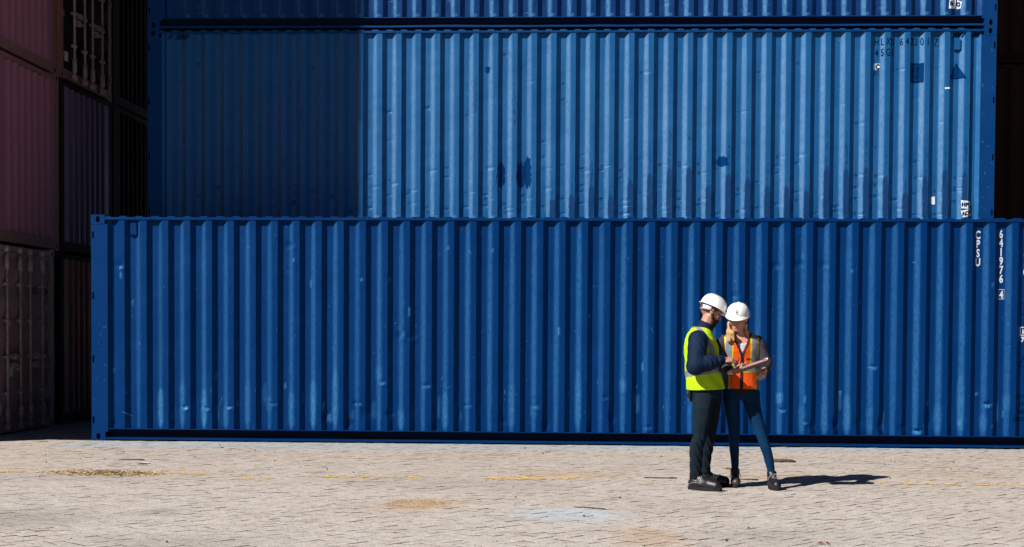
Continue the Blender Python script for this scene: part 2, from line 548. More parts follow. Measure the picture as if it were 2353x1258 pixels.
def container(label, loc, L, W, H, mat, fmat, group, right='corr', front=None, key=''):
    root = empty('shipping_container', loc, label, 'shipping container', group)
    mk = mat.name + '|' + fmat.name
    # castings
    cm = cached(('cast', fmat.name), casting_mesh)
    if len(cm.materials) == 0:
        cm.materials.append(fmat); cm.materials.append(M['black'])
    for (x, y, rz) in ((0, 0, 0), (L, 0, math.pi / 2), (L, W, math.pi), (0, W, -math.pi / 2)):
        for z in (0.0, H - 0.118):
            put('corner_casting', cm, None, root, (x, y, z), (0, 0, rz))
    slots = [0.269, 1.052, 1.86, 2.638] if H > 2.7 else [0.27, 0.95, 1.63, 2.32]
    pw = 0.213 if front else 0.12
    for (x, y, fl) in ((0, 0, False), (L - pw, 0, True)):
        pm = cached(('post', H, fl, fmat.name, pw), lambda: post_mesh(0.1185, H - 0.1185, slots if front else [], pw, fl))
        if len(pm.materials) == 0: pm.materials.append(fmat); pm.materials.append(M['black'])
        put('corner_post', pm, None, root, (x, y, 0))
        pm2 = cached(('postb', H, fmat.name, pw), lambda: post_mesh(0.1185, H - 0.1185, [], pw, False))
        if len(pm2.materials) == 0: pm2.materials.append(fmat); pm2.materials.append(M['black'])
        put('corner_post', pm2, None, root, (x + pw, W, 0), (0, 0, math.pi))
    for kind in ('top', 'bottom'):
        rm = cached((kind, L, H, fmat.name, bool(front)), lambda: rail_mesh(0.18, L - 0.18, kind, H))
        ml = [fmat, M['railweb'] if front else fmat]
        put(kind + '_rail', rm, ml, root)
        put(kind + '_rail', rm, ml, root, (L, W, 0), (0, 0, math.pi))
    put('roof', cached(('roof', L, W, H, mat.name), lambda: roof_mesh(L, W, H)), mat, root)
    fl_ = MB(); fl_.box(0.19, L - 0.1, 0.1, W - 0.1, 0.06, 0.15)
    put('floor', cached(('floor', L, W), lambda: fl_.mesh('floor')), M['floorwood'], root)
    z0, z1 = 0.1625, H - 0.0625
    sm = cached(('side', L, H, mat.name, pw), lambda: sheet_mesh('side_panel', L - 2 * pw, z0, z1))
    if front:
        detail_panel('side_panel', front['pts'], z0, z1, front['dents'], front['wears_sunlit'], front['soils'], mat, root, front['seed'])
    else:
        put('side_panel', sm, mat, root, (pw, 0, 0))
    put('side_panel', sm, mat, root, (L - pw, W, 0), (0, 0, math.pi))
    em = cached(('end', W, H, mat.name), lambda: sheet_mesh('end_panel', W - 0.34, z0, z1, 0.25, 0.050, 0.085, 0.060))
    put('end_panel', em, mat, root, (0, W - 0.17, 0), (0, 0, -math.pi / 2))
    def bar_ends(x):
        mb = MB()
        mb.box(x - 0.08, x - 0.002, 0.16, W - 0.16, H - 0.10, H - 0.03)
        return mb
    for x, is_r in ((L, True), (0.082, False)):
        hm = cached(('head', x, W, H, fmat.name), lambda: bar_ends(x).mesh('end_header'))
        put('end_header', hm, fmat, root)
        sb = MB(); sb.box(x - 0.08, x - 0.002, 0.12, W - 0.12, 0.02, 0.158)
        put('end_sill', cached(('sill', x, W, H, fmat.name), lambda: sb.mesh('end_sill')), fmat, root)
    if right == 'corr':
        put('end_panel', em, mat, root, (L, 0.17, 0), (0, 0, math.pi / 2))
    else:
        dz0, dz1 = 0.165, H - 0.11
        for (ya, yb, rods, hy) in ((0.125, 1.205, (0.56, 1.035), 0.10), (1.23, 2.313, (1.405, 1.88), 2.335)):
            dm = cached(('door', ya, H, mat.name), lambda: door_mesh(ya, yb, dz0, dz1, L))
            door = put('door', dm, mat, root)
            for ry in rods:
                put('locking_rod', cached(('rod', ry, H), lambda: rod_mesh(ry, L, 0.06, H - 0.06)), M['steel'], door)
                hb = MB()
                s_ = 1 if ry in (0.56, 1.405) else -1
                hb.box(L + 0.02, L + 0.05, min(ry, ry + 0.42 * s_), max(ry, ry + 0.42 * s_), 0.925 + (0.12 if s_ < 0 else 0), 0.955 + (0.12 if s_ < 0 else 0))
                hb.box(L - 0.02, L + 0.055, ry + 0.20 * s_ - 0.04, ry + 0.20 * s_ + 0.04, 0.89 + (0.12 if s_ < 0 else 0), 0.97 + (0.12 if s_ < 0 else 0))
                put('handle', cached(('handle', ry, H), lambda: hb.mesh('handle')), M['steel'], door)
            for k in range(4):
                z = 0.35 + k * (H - 0.75) / 3
                hg = MB(); hg.box(L - 0.012, L + 0.018, hy - 0.06, hy + 0.05, z - 0.05, z + 0.05)
                put('hinge', cached(('hinge', hy, k, H, mat.name), lambda: hg.mesh('hinge')), fmat, door)
        gb = MB(); gb.box(L - 0.06, L - 0.03, 1.2055, 1.2295, dz0, dz1)
        put('gasket', cached(('gasket', H), lambda: gb.mesh('gasket')), M['rubber'], root)
    return root

# ------------------------------------------------------------------ blue containers
rng = random.Random(4)
HC, L40, W8 = 2.896, 12.192, 2.438
SL, IN, DEP = 0.066, 0.073, 0.050

# front container ------------------------------------------------------------
st_f = [0.282, 0.497, 0.783] + [1.0646 + 0.2816 * k for k in range(39)]
pts_f = trap_profile(st_f[1:], SL, IN, 0.213, L40 - 0.213, DEP, 0.006)
# first, narrower fold beside the post
pts_f = [(0.213, 0.010), (0.279, 0.056), (0.300, 0.056), (0.36, 0.006)] + [p for p in pts_f if p[0] > 0.38]
for i, s in enumerate(st_f[1:2]):
    pass
dents, wears_sunlit, soils = [], [], []
for i, s in enumerate(st_f):
    if i: wears_sunlit.append((s + IN + SL / 2, 1.5, .034, 1.6, rng.uniform(.15, .27)))  # some chalking plus painted-in sunlight along the whole sun-facing slope
    br = s + IN + SL / 2 if i else 0.33          # middle of the slope that faces the sun
    r = rng.random()
    if i and rng.random() < 0.5:                 # pushed-in creases a foot above the floor
        zc = rng.choice([0.48 + rng.uniform(-0.07, 0.06), rng.uniform(.22, .75), rng.uniform(.3, 1.3)])
        dents.append((br + rng.uniform(-0.01, 0.06), zc, 0.05, rng.uniform(.016, .03), rng.uniform(0.008, 0.02), rng.uniform(-0.006, 0.012)))
        dents.append((br + 0.06, zc - 0.045, 0.045, 0.018, -rng.uniform(0.002, 0.007), 0.0))
        if rng.random() < .6: wears_sunlit.append((br + .05, zc - .03, .022, .014, rng.uniform(.5, .9)))
        if rng.random() < .5: soils.append((br + .02, zc + .01, .03, .014, 1.0))
    if rng.random() < 0.45:
        dents.append((s - SL / 2 + rng.uniform(-.03, .05), rng.uniform(0.2, 0.4), 0.06, rng.uniform(0.04, 0.10), rng.uniform(0.006, 0.016), rng.uniform(-.02, .006)))
    if rng.random() < 0.7:
        top = rng.choice([0.45, 0.55, 0.7, 0.85, 1.0, 0.6])
        lo = 0.17 if rng.random() < .7 else top - rng.uniform(.15, .3)
        wears_sunlit.append((br, (top + lo) / 2, 0.036, (top - lo) / 2, rng.uniform(0.25, 0.62)))
    if rng.random() < 0.4:
        wears_sunlit.append((s + rng.uniform(0.0, 0.05), rng.uniform(0.3, 0.65), 0.02, rng.uniform(0.05, 0.15), rng.uniform(0.15, 0.35)))
    for q in range(2):
        if rng.random() < 0.3:
            wears_sunlit.append((s + rng.uniform(-.15, .13), rng.uniform(0.3, 2.5), 0.012, rng.uniform(0.02, 0.06), rng.uniform(.3, .8)))
for (px, pz) in ((3.97, 1.375), (4.1, 1.36), (2.55, 2.52), (0.35, 2.25), (9.0, 2.3), (9.3, 2.3), (8.7, 2.28), (8.2, 1.9)):
    dents.append((px, pz, 0.05, 0.04, 0.014, 0.006)); dents.append((px + 0.05, pz - 0.05, 0.04, 0.03, -0.006, 0))
wears_sunlit.append((4.0, 1.4, 0.03, 0.03, 0.5))
front = container('deep blue container nearest the camera, standing on the paving, marked CPSU 641976 4',
                  (0, 0, 0), L40, W8, HC, M['front'], M['front'], 'blue containers',
                  front=dict(pts=pts_f, dents=dents, wears_sunlit=wears_sunlit, soils=soils, seed=3))
brk_f = [p[0] for p in pts_f]
ysf = lambda x: prof_y(pts_f, x)
def glyphs(root, items, ys, brk, mat, name='lettering', bold=0.0, sx=0.68, label=None, lift=0.0035):
    for (c, x, z, h) in items:
        me = text_mesh(c, x, z, h, ys, sx, bold, 0.0, brk, lift)
        put('digit' if c.isdigit() else ('decimal_point' if c == '.' else 'letter'), me, mat, root)
col1 = [('C', 11.213, 2.676, .098), ('P', 11.214, 2.564, .098), ('S', 11.215, 2.449, .098), ('U', 11.216, 2.338, .098)]
col2 = [(c, 11.497 + .002 * k, 2.688 - .1115 * k, .098) for k, c in enumerate('641976')]
col3 = [(c, 11.81, 2.44 - .1115 * k, .098) for k, c in enumerate('45G1')]
glyphs(front, col1 + col2 + col3, ysf, brk_f, M['whiteprint'], bold=0.004)
ms = [text_mesh('4', 11.513, 1.934, .095, ysf, .68, .004, 0, brk_f, .0035)]
for q in outline([(11.477, 1.873), (11.548, 1.873), (11.548, 1.997), (11.477, 1.997)], 0.004):
    ms.append(poly_mesh(q, ysf, brk_f, .0032))
put('check_digit', join_meshes(ms, 'check_digit'), M['whiteprint'], front)
ms = [poly_mesh(q, ysf, brk_f, .003) for q in outline([(11.745, 1.42), (11.86, 1.42), (11.86, 1.53), (11.745, 1.53)], .012)]
ms.append(text_mesh('ic', 11.802, 1.475, .06, ysf, .9, .004, 0, brk_f, .0034))
ms.append(text_mesh('70', 11.802, 1.375, .06, ysf, .9, .004, 0, brk_f, .0034))
put('railway_mark', join_meshes(ms, 'railway_mark'), M['whiteprint'], front)
tri = [(11.73, 1.03), (11.95, 1.03), (11.84, 1.225)]
put('warning_triangle', join_meshes([poly_mesh(q, ysf, brk_f, .003) for q in outline(tri, .012)], 'warning_triangle'), M['darkprint'], front)
sq = [(11.745, 1.68), (11.95, 1.68), (11.95, 1.83), (11.745, 1.83)]
put('notice_frame', join_meshes([poly_mesh(q, ysf, brk_f, .003) for q in outline(sq, .006)], 'notice_frame'), M['darkprint'], front)
for w_, z_ in (('CAUTION', .66), ('2.9 m', .565), ('HIGH', .47), ('CONTAINER', .375)):
    put('printed_word', text_mesh(w_, 11.80, z_, .055, ysf, .62, .001, 0, brk_f, .003), M['darkprint'], front)
def vent(root, x, z, ys, mat):
    mb = MB(); y = ys
    mb.poly([(x - .04, y, z - .09), (x + .04, y, z - .09), (x + .04, y - .036, z - .06), (x - .04, y - .036, z - .06)])
    mb.quad((x - .04, y - .036, z - .06), (x + .04, y - .036, z - .06), (x + .04, y - .042, z + .085), (x - .04, y - .042, z + .085))
    mb.quad((x - .04, y - .042, z + .085), (x + .04, y - .042, z + .085), (x + .04, y, z + .095), (x - .04, y, z + .095))
    for sx in (-.04, .04):
        mb.poly([(x + sx, y, z - .09), (x + sx, y - .036, z - .06), (x + sx, y - .042, z + .085), (x + sx, y, z + .095)])
    put('vent_cover', mb.mesh('vent_cover'), mat, root)
vent(front, 0.545, 2.705, 0.053, M['front'])

def scratch(root, x0, z0, x1, z1, w, ys, brk):
    d = math.hypot(x1 - x0, z1 - z0); nx_, nz_ = -(z1 - z0) / d * w, (x1 - x0) / d * w
    put('scratch', poly_mesh([(x0, z0), ((x0 + x1) / 2 + nx_, (z0 + z1) / 2 + nz_), (x1, z1), ((x0 + x1) / 2 - nx_, (z0 + z1) / 2 - nz_)], ys, brk, .0022), M['scratch'], root)
scratch(front, .385, .385, .52, .315, .006, ysf, brk_f)
for k in range(34):
    x = rng.uniform(.3, 11.8); z = rng.choice([rng.uniform(.2, .8), rng.uniform(.2, 2.7)]); a = rng.gauss(math.pi / 2, .35); l = rng.uniform(.02, .11)
    scratch(front, x, z, x + l * math.cos(a), z + l * math.sin(a), rng.uniform(.0012, .0035), ysf, brk_f)
for k in range(12):
    x = rng.uniform(.05, .18); z = rng.choice([rng.uniform(1.1, 1.5), rng.uniform(.45, .8)]); a = rng.uniform(0, 3.1); l = rng.uniform(.02, .07)
    scratch(front, x, z, x + l * math.cos(a), z + l * math.sin(a), .0012, lambda q: .004, None)

# the stack behind it ----------------------------------------------------------
XM, YM = -0.0627, 2.6962
PM = 0.27944
st_m = [0.431 + PM * k for k in range(41)]
pts_m = trap_profile(st_m, SL, IN, 0.213, L40 - 0.213, DEP, 0.006)
pts_m = [(0.213, 0.010), (0.25, 0.03), (0.285, 0.006)] + [p for p in pts_m if 0.30 < p[0] < 11.80] + [(11.83, 0.006), (11.86, 0.056), (11.925, 0.056), (11.979, 0.010)]
pts_m = sorted(pts_m)
def weather_sunlit(seed, heavy):
    r = random.Random(seed)
    d, w, s = [], [], []
    for i, x in enumerate(st_m):
        br = x + IN + SL / 2; of = x + IN + SL + 0.034
        w.append((br, 1.45, .034, 1.6, r.uniform(.34, .48) if heavy else r.uniform(.48, .62)))  # chalky paleness and painted-in sunlight on each sun-facing slope
        for q in range(6 if heavy else 1):
            if r.random() < 0.62:
                z = r.choice([r.uniform(0.22, 0.6), r.uniform(0.22, 1.1), r.uniform(.3, 2.6)])
                d.append((x + r.choice([0.036, 0.036, 0.12]), z, r.uniform(.025, .05), r.uniform(.010, .022), r.uniform(.003, .0095), r.uniform(-.003, .003)))
                s.append((x + 0.036, z, r.uniform(.012, .03), r.uniform(.010, .03), r.uniform(.8, 1.2)))
        if r.random() < (0.35 if heavy else .15):
            z = r.uniform(.3, 1.2)
            d.append((br, z, .05, .022, r.uniform(.005, .011), r.uniform(-.006, .008)))
        right = x > 5.6
        if heavy and right:
            h = r.uniform(.35, .75) if x > 6.6 else r.uniform(.2, .5)
            s.append((of, 0.16 + h / 2, 0.046, h / 2 + .05, r.uniform(.95, 1.2)))
            s.append((of, 0.16 + h, 0.036, h * .9, r.uniform(.5, .64)))
        elif r.random() < .5:
            s.append((of, r.uniform(.3, 2), 0.04, r.uniform(.3, .9), r.uniform(.40, .58)))
        if r.random() < .4:
            s.append((x + .03, r.uniform(.3, 2.4), .018, r.uniform(.15, .6), r.uniform(.40, .52)))
        if r.random() < .5:
            w.append((br, r.uniform(.3, 2.5), .03, r.uniform(.2, .8), r.uniform(.1, .3)))
        w.append((br + .03, .19, .05, .025, .4))
    return d, w, s
stack_group = 'blue containers'
_d, _w, _s = weather_sunlit(11, False)
container('blue container at ground level hidden behind the nearest blue one', (XM, YM, 0), L40, W8, HC, M['mid'], M['midpost'], stack_group)
_d, _w, _s = weather_sunlit(21, True)
mid = container('faded blue container resting in the second tier, marked HLXU 642301 7', (XM, YM, HC + .002), L40, W8, HC, M['mid'], M['midpost'],
                stack_group, front=dict(pts=pts_m, dents=_d, wears_sunlit=_w, soils=_s, seed=8))
_d, _w, _s = weather_sunlit(31, False)
topc = container('topmost blue container, cut by the upper edge of the view', (XM + .005, YM + .004, 2 * HC + .004), L40, W8, HC, M['top'], M['midpost'],
                 stack_group, front=dict(pts=pts_m, dents=_d, wears_sunlit=_w, soils=[q for q in _s if q[1] > 9], seed=9))
container('unseen blue container added in the fourth tier, above the view, to shade the right side', (XM, YM, 3 * HC + .006), L40, W8, HC, M['mid'], M['midpost'], stack_group)  # unseen tier, added to shade the dark stack on the right
brk_m = [p[0] for p in pts_m]
for k in range(26):
    x = rng.choice([rng.uniform(12.0, 12.17), rng.uniform(6, 11.9)]); z = rng.uniform(.2, 2.7) if x > 11.9 else rng.uniform(.2, .9); a = rng.gauss(1.57, .6); l = rng.uniform(.02, .09)
    scratch(mid, x, z, x + min(l * math.cos(a), 12.18 - x), z + l * math.sin(a), rng.uniform(.0012, .004), (lambda q: .004) if x > 11.9 else (lambda q: prof_y(pts_m, q)), None if x > 11.9 else brk_m)
ysm = lambda x: prof_y(pts_m, x)
Z0 = HC + .002
def mx(v): return 10.418 + (1990 + v / 7.59 - 2010) * .00618 - XM
def mz(v): return 5.595 - ((60 + v / 7.59) - 95) / 161.0 - Z0
row = [('H', 197), ('L', 290), ('X', 385), ('U', 467), ('6', 622), ('4', 717), ('2', 805), ('3', 877), ('0', 975), ('1', 1075), ('7', 1222)]
glyphs(mid, [(c, mx(v), mz(267), .104) for c, v in row] + [(c, mx(v), mz(455), .104) for c, v in zip('45G1', (200, 292, 388, 472))],
       ysm, brk_m, M['darkprint'], bold=0.001, sx=.62)
ms = [poly_mesh(q, ysm, brk_m, .003) for q in outline([(mx(1185), mz(345)), (mx(1272), mz(345)), (mx(1272), mz(180)), (mx(1185), mz(180))], .004)]
put('check_digit_frame', join_meshes(ms, 'check_digit_frame'), M['darkprint'], mid)
lab = put('railway_mark', join_meshes([poly_mesh([(mx(182), mz(750)), (mx(258), mz(750)), (mx(258), mz(645)), (mx(182), mz(645))], ysm, brk_m, .003),
          poly_mesh([(mx(152), mz(750)), (mx(166), mz(750)), (mx(166), mz(645)), (mx(152), mz(645))], ysm, brk_m, .003)], 'railway_mark'), M['whitelabel'], mid)
glyphs(mid, [('C', mx(220), mz(698), .072)], ysm, brk_m, M['darkprint'], bold=.006, sx=.8, lift=.005, name='railway_letter')
glyphs(mid, [('0', mx(180), mz(808), .062), ('1', mx(228), mz(808), .062)], ysm, brk_m, M['darkprint'], sx=.8, name='railway_number')
q4 = [(mx(785), mz(975)), (mx(1008), mz(975)), (mx(1008), mz(642)), (mx(785), mz(642))]
put('height_plate', poly_mesh(q4, ysm, brk_m, .003), M['bluepatch'], mid)
put('plate_border', join_meshes([poly_mesh(q, ysm, brk_m, .0045) for q in outline(q4, .009)], 'plate_border'), M['darkprint'], mid)
glyphs(mid, [('2', mx(822), mz(745), .07), ('.', mx(862), mz(745), .07), ('9', mx(905), mz(745), .07), ('9', mx(832), mz(870), .07), ('.', mx(868), mz(870), .07), ('6', mx(905), mz(870), .07)],
       ysm, brk_m, M['darkprint'], sx=.7, name='plate_number', lift=.0048)
t3 = [(mx(1462), mz(912)), (mx(1742), mz(905)), (mx(1578), mz(632))]
put('warning_triangle', poly_mesh(t3, ysm, brk_m, .003), M['bluepatch'], mid)
put('triangle_border', join_meshes([poly_mesh(q, ysm, brk_m, .0045) for q in outline(t3, .010)], 'triangle_border'), M['darkprint'], mid)
put('tape_strip', poly_mesh([(mx(1374), mz(1096)), (mx(1462), mz(1092)), (mx(1466), mz(1064)), (mx(1374), mz(1066))], ysm, brk_m, .004), M['whitelabel'], mid)
vent(mid, mx(1588), mz(335), 0.053, M['mid'])
vent(mid, 0.61, 2.55, 0.053, M['mid'])
def stripes(root, xa, xb, zt, n, w):
    ms = []
    for k in range(n):
        x = xa + (xb - xa) * k / n
        ms.append(poly_mesh([(x, zt - .075), (x + w, zt - .075), (x + w + .05, zt), (x + .05, zt)], ysm, brk_m, .003))
    put('hazard_stripe', join_meshes(ms, 'hazard_stripe'), M['darkprint'], root)
stripes(mid, mx(1500), mx(1690), 2.826, 4, .026)
stripes(mid, mx(1820), mx(1960), 2.826, 3, .028)
stripes(mid, .29, .36, 2.826, 2, .02); stripes(mid, .40, .60, 2.826, 5, .022)
def lx(v): return 11.279 + (2130 + v / 13.84 - 2145) * .00618 - XM
def lz(v): return 3.344 - ((420 + v / 13.84) - 460) / 159.0 - Z0
put('label_sticker', poly_mesh([(lx(142), lz(680)), (lx(282), lz(690)), (lx(275), lz(435)), (lx(142), lz(455))], ysm, brk_m, .004), M['whitelabel'], mid)
put('label_sticker', poly_mesh([(lx(1095), lz(810)), (lx(1390), lz(835)), (lx(1398), lz(590)), (lx(1080), lz(560))], ysm, brk_m, .004), M['whitelabel'], mid)
put('label_sticker', poly_mesh([(lx(1130), lz(1105)), (lx(1420), lz(1030)), (lx(1385), lz(830)), (lx(1083), lz(885))], ysm, brk_m, .004), M['whitelabel'], mid)
glyphs(mid, [('H', lx(1155), lz(690), .052), ('P', lx(1262), lz(698), .052), ('L', lx(1350), lz(712), .052)], ysm, brk_m, M['darkprint'], bold=.005, sx=1.0, lift=.0055, name='sticker_lettering')
glyphs(mid, [('N', lx(1185), lz(982), .052), ('O', lx(1278), lz(963), .052), ('V', lx(1355), lz(935), .052)], ysm, brk_m, M['darkprint'], bold=.005, sx=1.0, lift=.0055, name='sticker_lettering')
def blot(root, cx, cz, rx, rz, seed, lift=.003):
    r = random.Random(seed)
    n = 34; pts = []
    for k in range(n):
        t = 2 * math.pi * k / n
        c, s_ = math.cos(t), math.sin(t)
        q = (abs(c) ** 3 + abs(s_) ** 5) ** (-1 / 5)
        pts.append((cx + rx * c * q * r.uniform(.66, 1.16), cz + rz * s_ * q * r.uniform(.78, 1.18)))
    put('paint_patch', poly_mesh(pts, ysm, brk_m, lift), M['bluepatch'], root)
blot(mid, 5.10 - XM, 3.70 - Z0, .062, .17, 1); blot(mid, 5.385 - XM, 3.70 - Z0, .06, .17, 2, .004); blot(mid, 5.485 - XM, 3.74 - Z0, .055, .21, 3, .0055)
blot(mid, 8.285 - XM, 3.89 - Z0, .085, .075, 4); blot(mid, 4.9 - XM, 5.206 - Z0, .04, .05, 5)
Z2 = 2 * HC + .004
put('label_sticker', poly_mesh([(11.515 - .005, 6.05 - Z2), (11.61, 6.06 - Z2), (11.62, 6.19 - Z2), (11.52, 6.20 - Z2)], ysm, brk_m, .004), M['whitelabel'], topc)
put('label_sticker', poly_mesh([(11.63, 6.05 - Z2), (11.685, 6.06 - Z2), (11.70, 6.15 - Z2), (11.64, 6.19 - Z2)], ysm, brk_m, .004), M['whitelabel'], topc)
glyphs(topc, [('N', 11.555, 6.125 - Z2, .055), ('O', 11.655, 6.12 - Z2, .055)], ysm, brk_m, M['darkprint'], bold=.006, sx=.9, lift=.0055, name='sticker_lettering')

# ------------------------------------------------------------------ the brown stack on the left
H8 = 2.591
L20 = 6.058
ORD = ['lowest', 'second', 'third', 'fourth', 'fifth']
def left_c(x_end, y, tier, mat, fmat, kind, label):
    return container(label, (x_end - L20, y, tier * (H8 + .002)), L20, W8, H8, mat, fmat, 'containers in the left stack', right=kind)
P = M
r0 = [(-3.10, 'pink'), (-2.53, 'mauve'), (-2.53, 'pink'), (-2.55, 'plum'), (-2.53, 'pink')]
for t, (xe, mt) in enumerate(r0):
    left_c(xe, -1.98, t, P[mt], P['pinkframe'], 'corr', f'brown container in the {ORD[t]} tier of the left stack, nearest row beyond the left edge')
door1 = left_c(-1.5, 0.40, 0, P['mauve'], P['mauve'], 'door', 'grey mauve container with closed doors and lock rods, at the foot of the left stack')
left_c(-1.5, 0.62, 1, P['pink'], P['pinkframe'], 'corr', 'faded maroon corrugated container directly above the mauve one with doors')
left_c(-1.52, 0.60, 2, P['pink'], P['pinkframe'], 'corr', 'faded maroon container with a rusty sill, third tier at the far left')
left_c(-1.5, 0.62, 3, P['plum'], P['pinkframe'], 'corr', 'unseen purple container added above the rusty sill one, fourth tier, to darken the aisle')  # unseen, added so less sky light reaches the aisle
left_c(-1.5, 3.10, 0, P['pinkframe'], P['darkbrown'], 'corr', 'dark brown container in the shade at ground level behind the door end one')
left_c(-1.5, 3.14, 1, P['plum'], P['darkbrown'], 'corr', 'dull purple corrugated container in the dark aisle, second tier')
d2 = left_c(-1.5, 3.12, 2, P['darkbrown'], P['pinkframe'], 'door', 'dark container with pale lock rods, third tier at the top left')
left_c(-1.5, 3.12, 3, P['mauve'], P['pinkframe'], 'corr', 'unseen mauve container added over the one with pale rods, fourth tier, darkening the aisle')  # also unseen and added to keep the aisle dark
for t in range(4):  # the fourth tier here is unseen, added for the aisle's darkness
    left_c(-1.5, 5.64, t, P['darkbrown'], P['darkbrown'], 'corr', f'almost black container deepest in the aisle, {ORD[t]} tier of the left stack, the fourth unseen and added to darken the aisle')
# marks on the near door end
def sideprint(root, items, mat, name):
    """flat print on the +x end of a container"""
    for (c, y, z, h) in items:
        me = text_mesh(c, y, z, h, lambda x: 0.0, .8, .002, 0, None, 0)
        for v in me.vertices:
            v.co = (L20 + 0.002, v.co.x, v.co.z)
        put(name, me, mat, root)
sideprint(door1, [('MSCU', 1.62, 1.98, .10), ('565 4', 2.06, 1.98, .10), ('22G1', 2.06, 1.83, .09)], M['rubber'], 'printed_word')
def endlabel(root, y0, y1, z0, z1, mat, name='label_sticker'):
    mb = MB(); mb.box(L20 - .01, L20 + .004, y0, y1, z0, z1)
    put(name, mb.mesh(name), mat, root)
endlabel(door1, .66, .74, 1.46, 1.55, M['yellowlabel'])
endlabel(door1, .68, .82, .78, .90, M['whitelabel'])
endlabel(door1, .16, .40, .27, .43, M['palelabel'])
endlabel(door1, 1.00, 1.07, .86, .89, M['yellowlabel'], 'seal_tag')
endlabel(d2, .22, .34, .28, .42, M['palelabel'])

# ------------------------------------------------------------------ dark stack behind, on the right
for c in range(2):  # left column is unseen, added to keep sky light out of the aisle
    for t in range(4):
        container(f'dark brown container behind the blue stack, {ORD[t]} tier, ' + ('right one past the blue corner' if c else 'unseen left one added to block sky'),
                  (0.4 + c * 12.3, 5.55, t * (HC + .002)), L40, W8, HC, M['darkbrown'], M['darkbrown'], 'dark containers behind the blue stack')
# ------------------------------------------------------------------ ground
def ground_mat(name, base, dirt=1.0):
    t = NT(name)
    p = t.pos()
    tint = t.attr('tint').outputs['Fac']
    fine = t.noise(p, 75, 5, 0.8)
    mid_ = t.noise(p, 14, 5, 0.65)
    big = t.noise(p, 0.55, 5, 0.6)
    lt = tuple(min(1, c * 1.28) for c in base); dk = tuple(c * 0.30 for c in base)
    c = t.mix(t.ramp(fine, 0.31, 0.58), dk, lt)
    c = t.mix(t.ramp(t.noise(p, 38, 3, 0.7), 0.57, 0.66, 0, 0.55), c, (0.115, 0.085, 0.078))
    c = t.mix(t.ramp(mid_, 0.42, 0.72, 0, 0.42), c, (0.124, 0.096, 0.074))
    c = t.mix(t.ramp(big, 0.5, 0.75, 0, 0.35), c, (0.248, 0.186, 0.130))
    c = t.mix(t.ramp(t.noise(p, 1.7, 4, 0.6), 0.55, 0.8, 0, 0.3), c, (0.149, 0.130, 0.124))
    sx, sy, sz = t.sep(p)
    tan = t.ramp(sy, -6.5, -2.0, 0.0, 0.30)
    c = t.mix(tan, c, (0.285, 0.217, 0.158))
    wob = t.math('MULTIPLY', t.math('SUBTRACT', t.noise(p, 3.2, 5, 0.65), 0.5), 1.5)
    def stain(c_, x, y, rx, ry, col, a, hard=0.45):
        dx = t.math('DIVIDE', t.math('SUBTRACT', sx, x), rx)
        dy = t.math('DIVIDE', t.math('SUBTRACT', sy, y), ry)
        r = t.math('SQRT', t.math('ADD', t.math('MULTIPLY', dx, dx), t.math('MULTIPLY', dy, dy)))
        r = t.math('ADD', r, wob)
        return t.mix(t.ramp(r, 1.0 - hard, 1.0 + hard, a, 0.0), c_, col)
    c = stain(c, 4.93, -6.55, 0.34, 0.42, (0.341, 0.223, 0.124), 0.6, 0.75)
    c = stain(c, 6.15, -7.12, 0.42, 0.40, (0.322, 0.372, 0.422), 0.75)
    c = stain(c, 6.12, -3.85, 0.55, 0.35, (0.341, 0.223, 0.124), 0.5)
    c = stain(c, 2.00, -7.70, 0.55, 0.5, (0.081, 0.087, 0.099), 0.37, 0.8)
    c = stain(c, 2.95, -7.25, 0.16, 0.22, (0.081, 0.087, 0.099), 0.37, 0.8)
    c = stain(c, 3.55, -8.9, 0.6, 0.35, (0.099, 0.099, 0.105), 0.28, 0.8)
    c = stain(c, 1.0, -4.6, 0.9, 0.35, (0.136, 0.143, 0.161), 0.25, 0.8)
    c = stain(c, 6.75, -8.4, 0.22, 0.55, (0.341, 0.223, 0.124), 0.5)
    c = stain(c, 7.6, -8.3, 0.5, 0.4, (0.118, 0.112, 0.112), 0.25, 0.8)
    c = stain(c, 8.2, -3.9, 0.5, 0.25, (0.310, 0.223, 0.105), 0.5)
    c = stain(c, 9.9, -3.4, 0.7, 0.3, (0.322, 0.236, 0.155), 0.45)
    c = stain(c, 5.2, -4.9, 0.8, 0.5, (0.124, 0.105, 0.099), 0.22, 0.8)
    # pale washed strip along the foot of the near container
    edge = t.math('ADD', t.math('ADD', sy, t.math('MULTIPLY', sx, -0.062)), t.math('MULTIPLY', wob, 0.22))
    strip = t.math('MULTIPLY', t.ramp(edge, -1.32, -1.10, 0, 0.9), t.ramp(sx, -0.16, -0.10, 0, 1))
    c = t.mix(strip, c, (0.273, 0.291, 0.298))
    c = t.mix(t.ramp(tint, 0.0, 1.0, 0.0, 0.24), c, (0.186, 0.152, 0.127))
    if dirt < 1:
        c = t.mix(0.6, c, (0.056, 0.038, 0.030))
    t.set(c, 0.85, 0.25)
    t.bump(t.noise(p, 90, 4, 0.7), 0.5, 0.006)
    return t.mat
M['paver'] = ground_mat('concrete_paver', (0.405, 0.37, 0.345))
t = NT('joint_sand_fill'); p = t.pos()
t.set(t.mix(t.ramp(t.noise(p, 6, 5, .75), .40, .56), (0.24, 0.20, 0.172), (0.020, 0.011, 0.011)), .95, .1)
M['joint'] = t.mat
M['jointdirt'] = simple('joint_dirt', (0.085, 0.058, 0.050), .95, .1, 0, .4, 30)
M['yard'] = ground_mat('yard_concrete', (0.37, 0.335, 0.31))

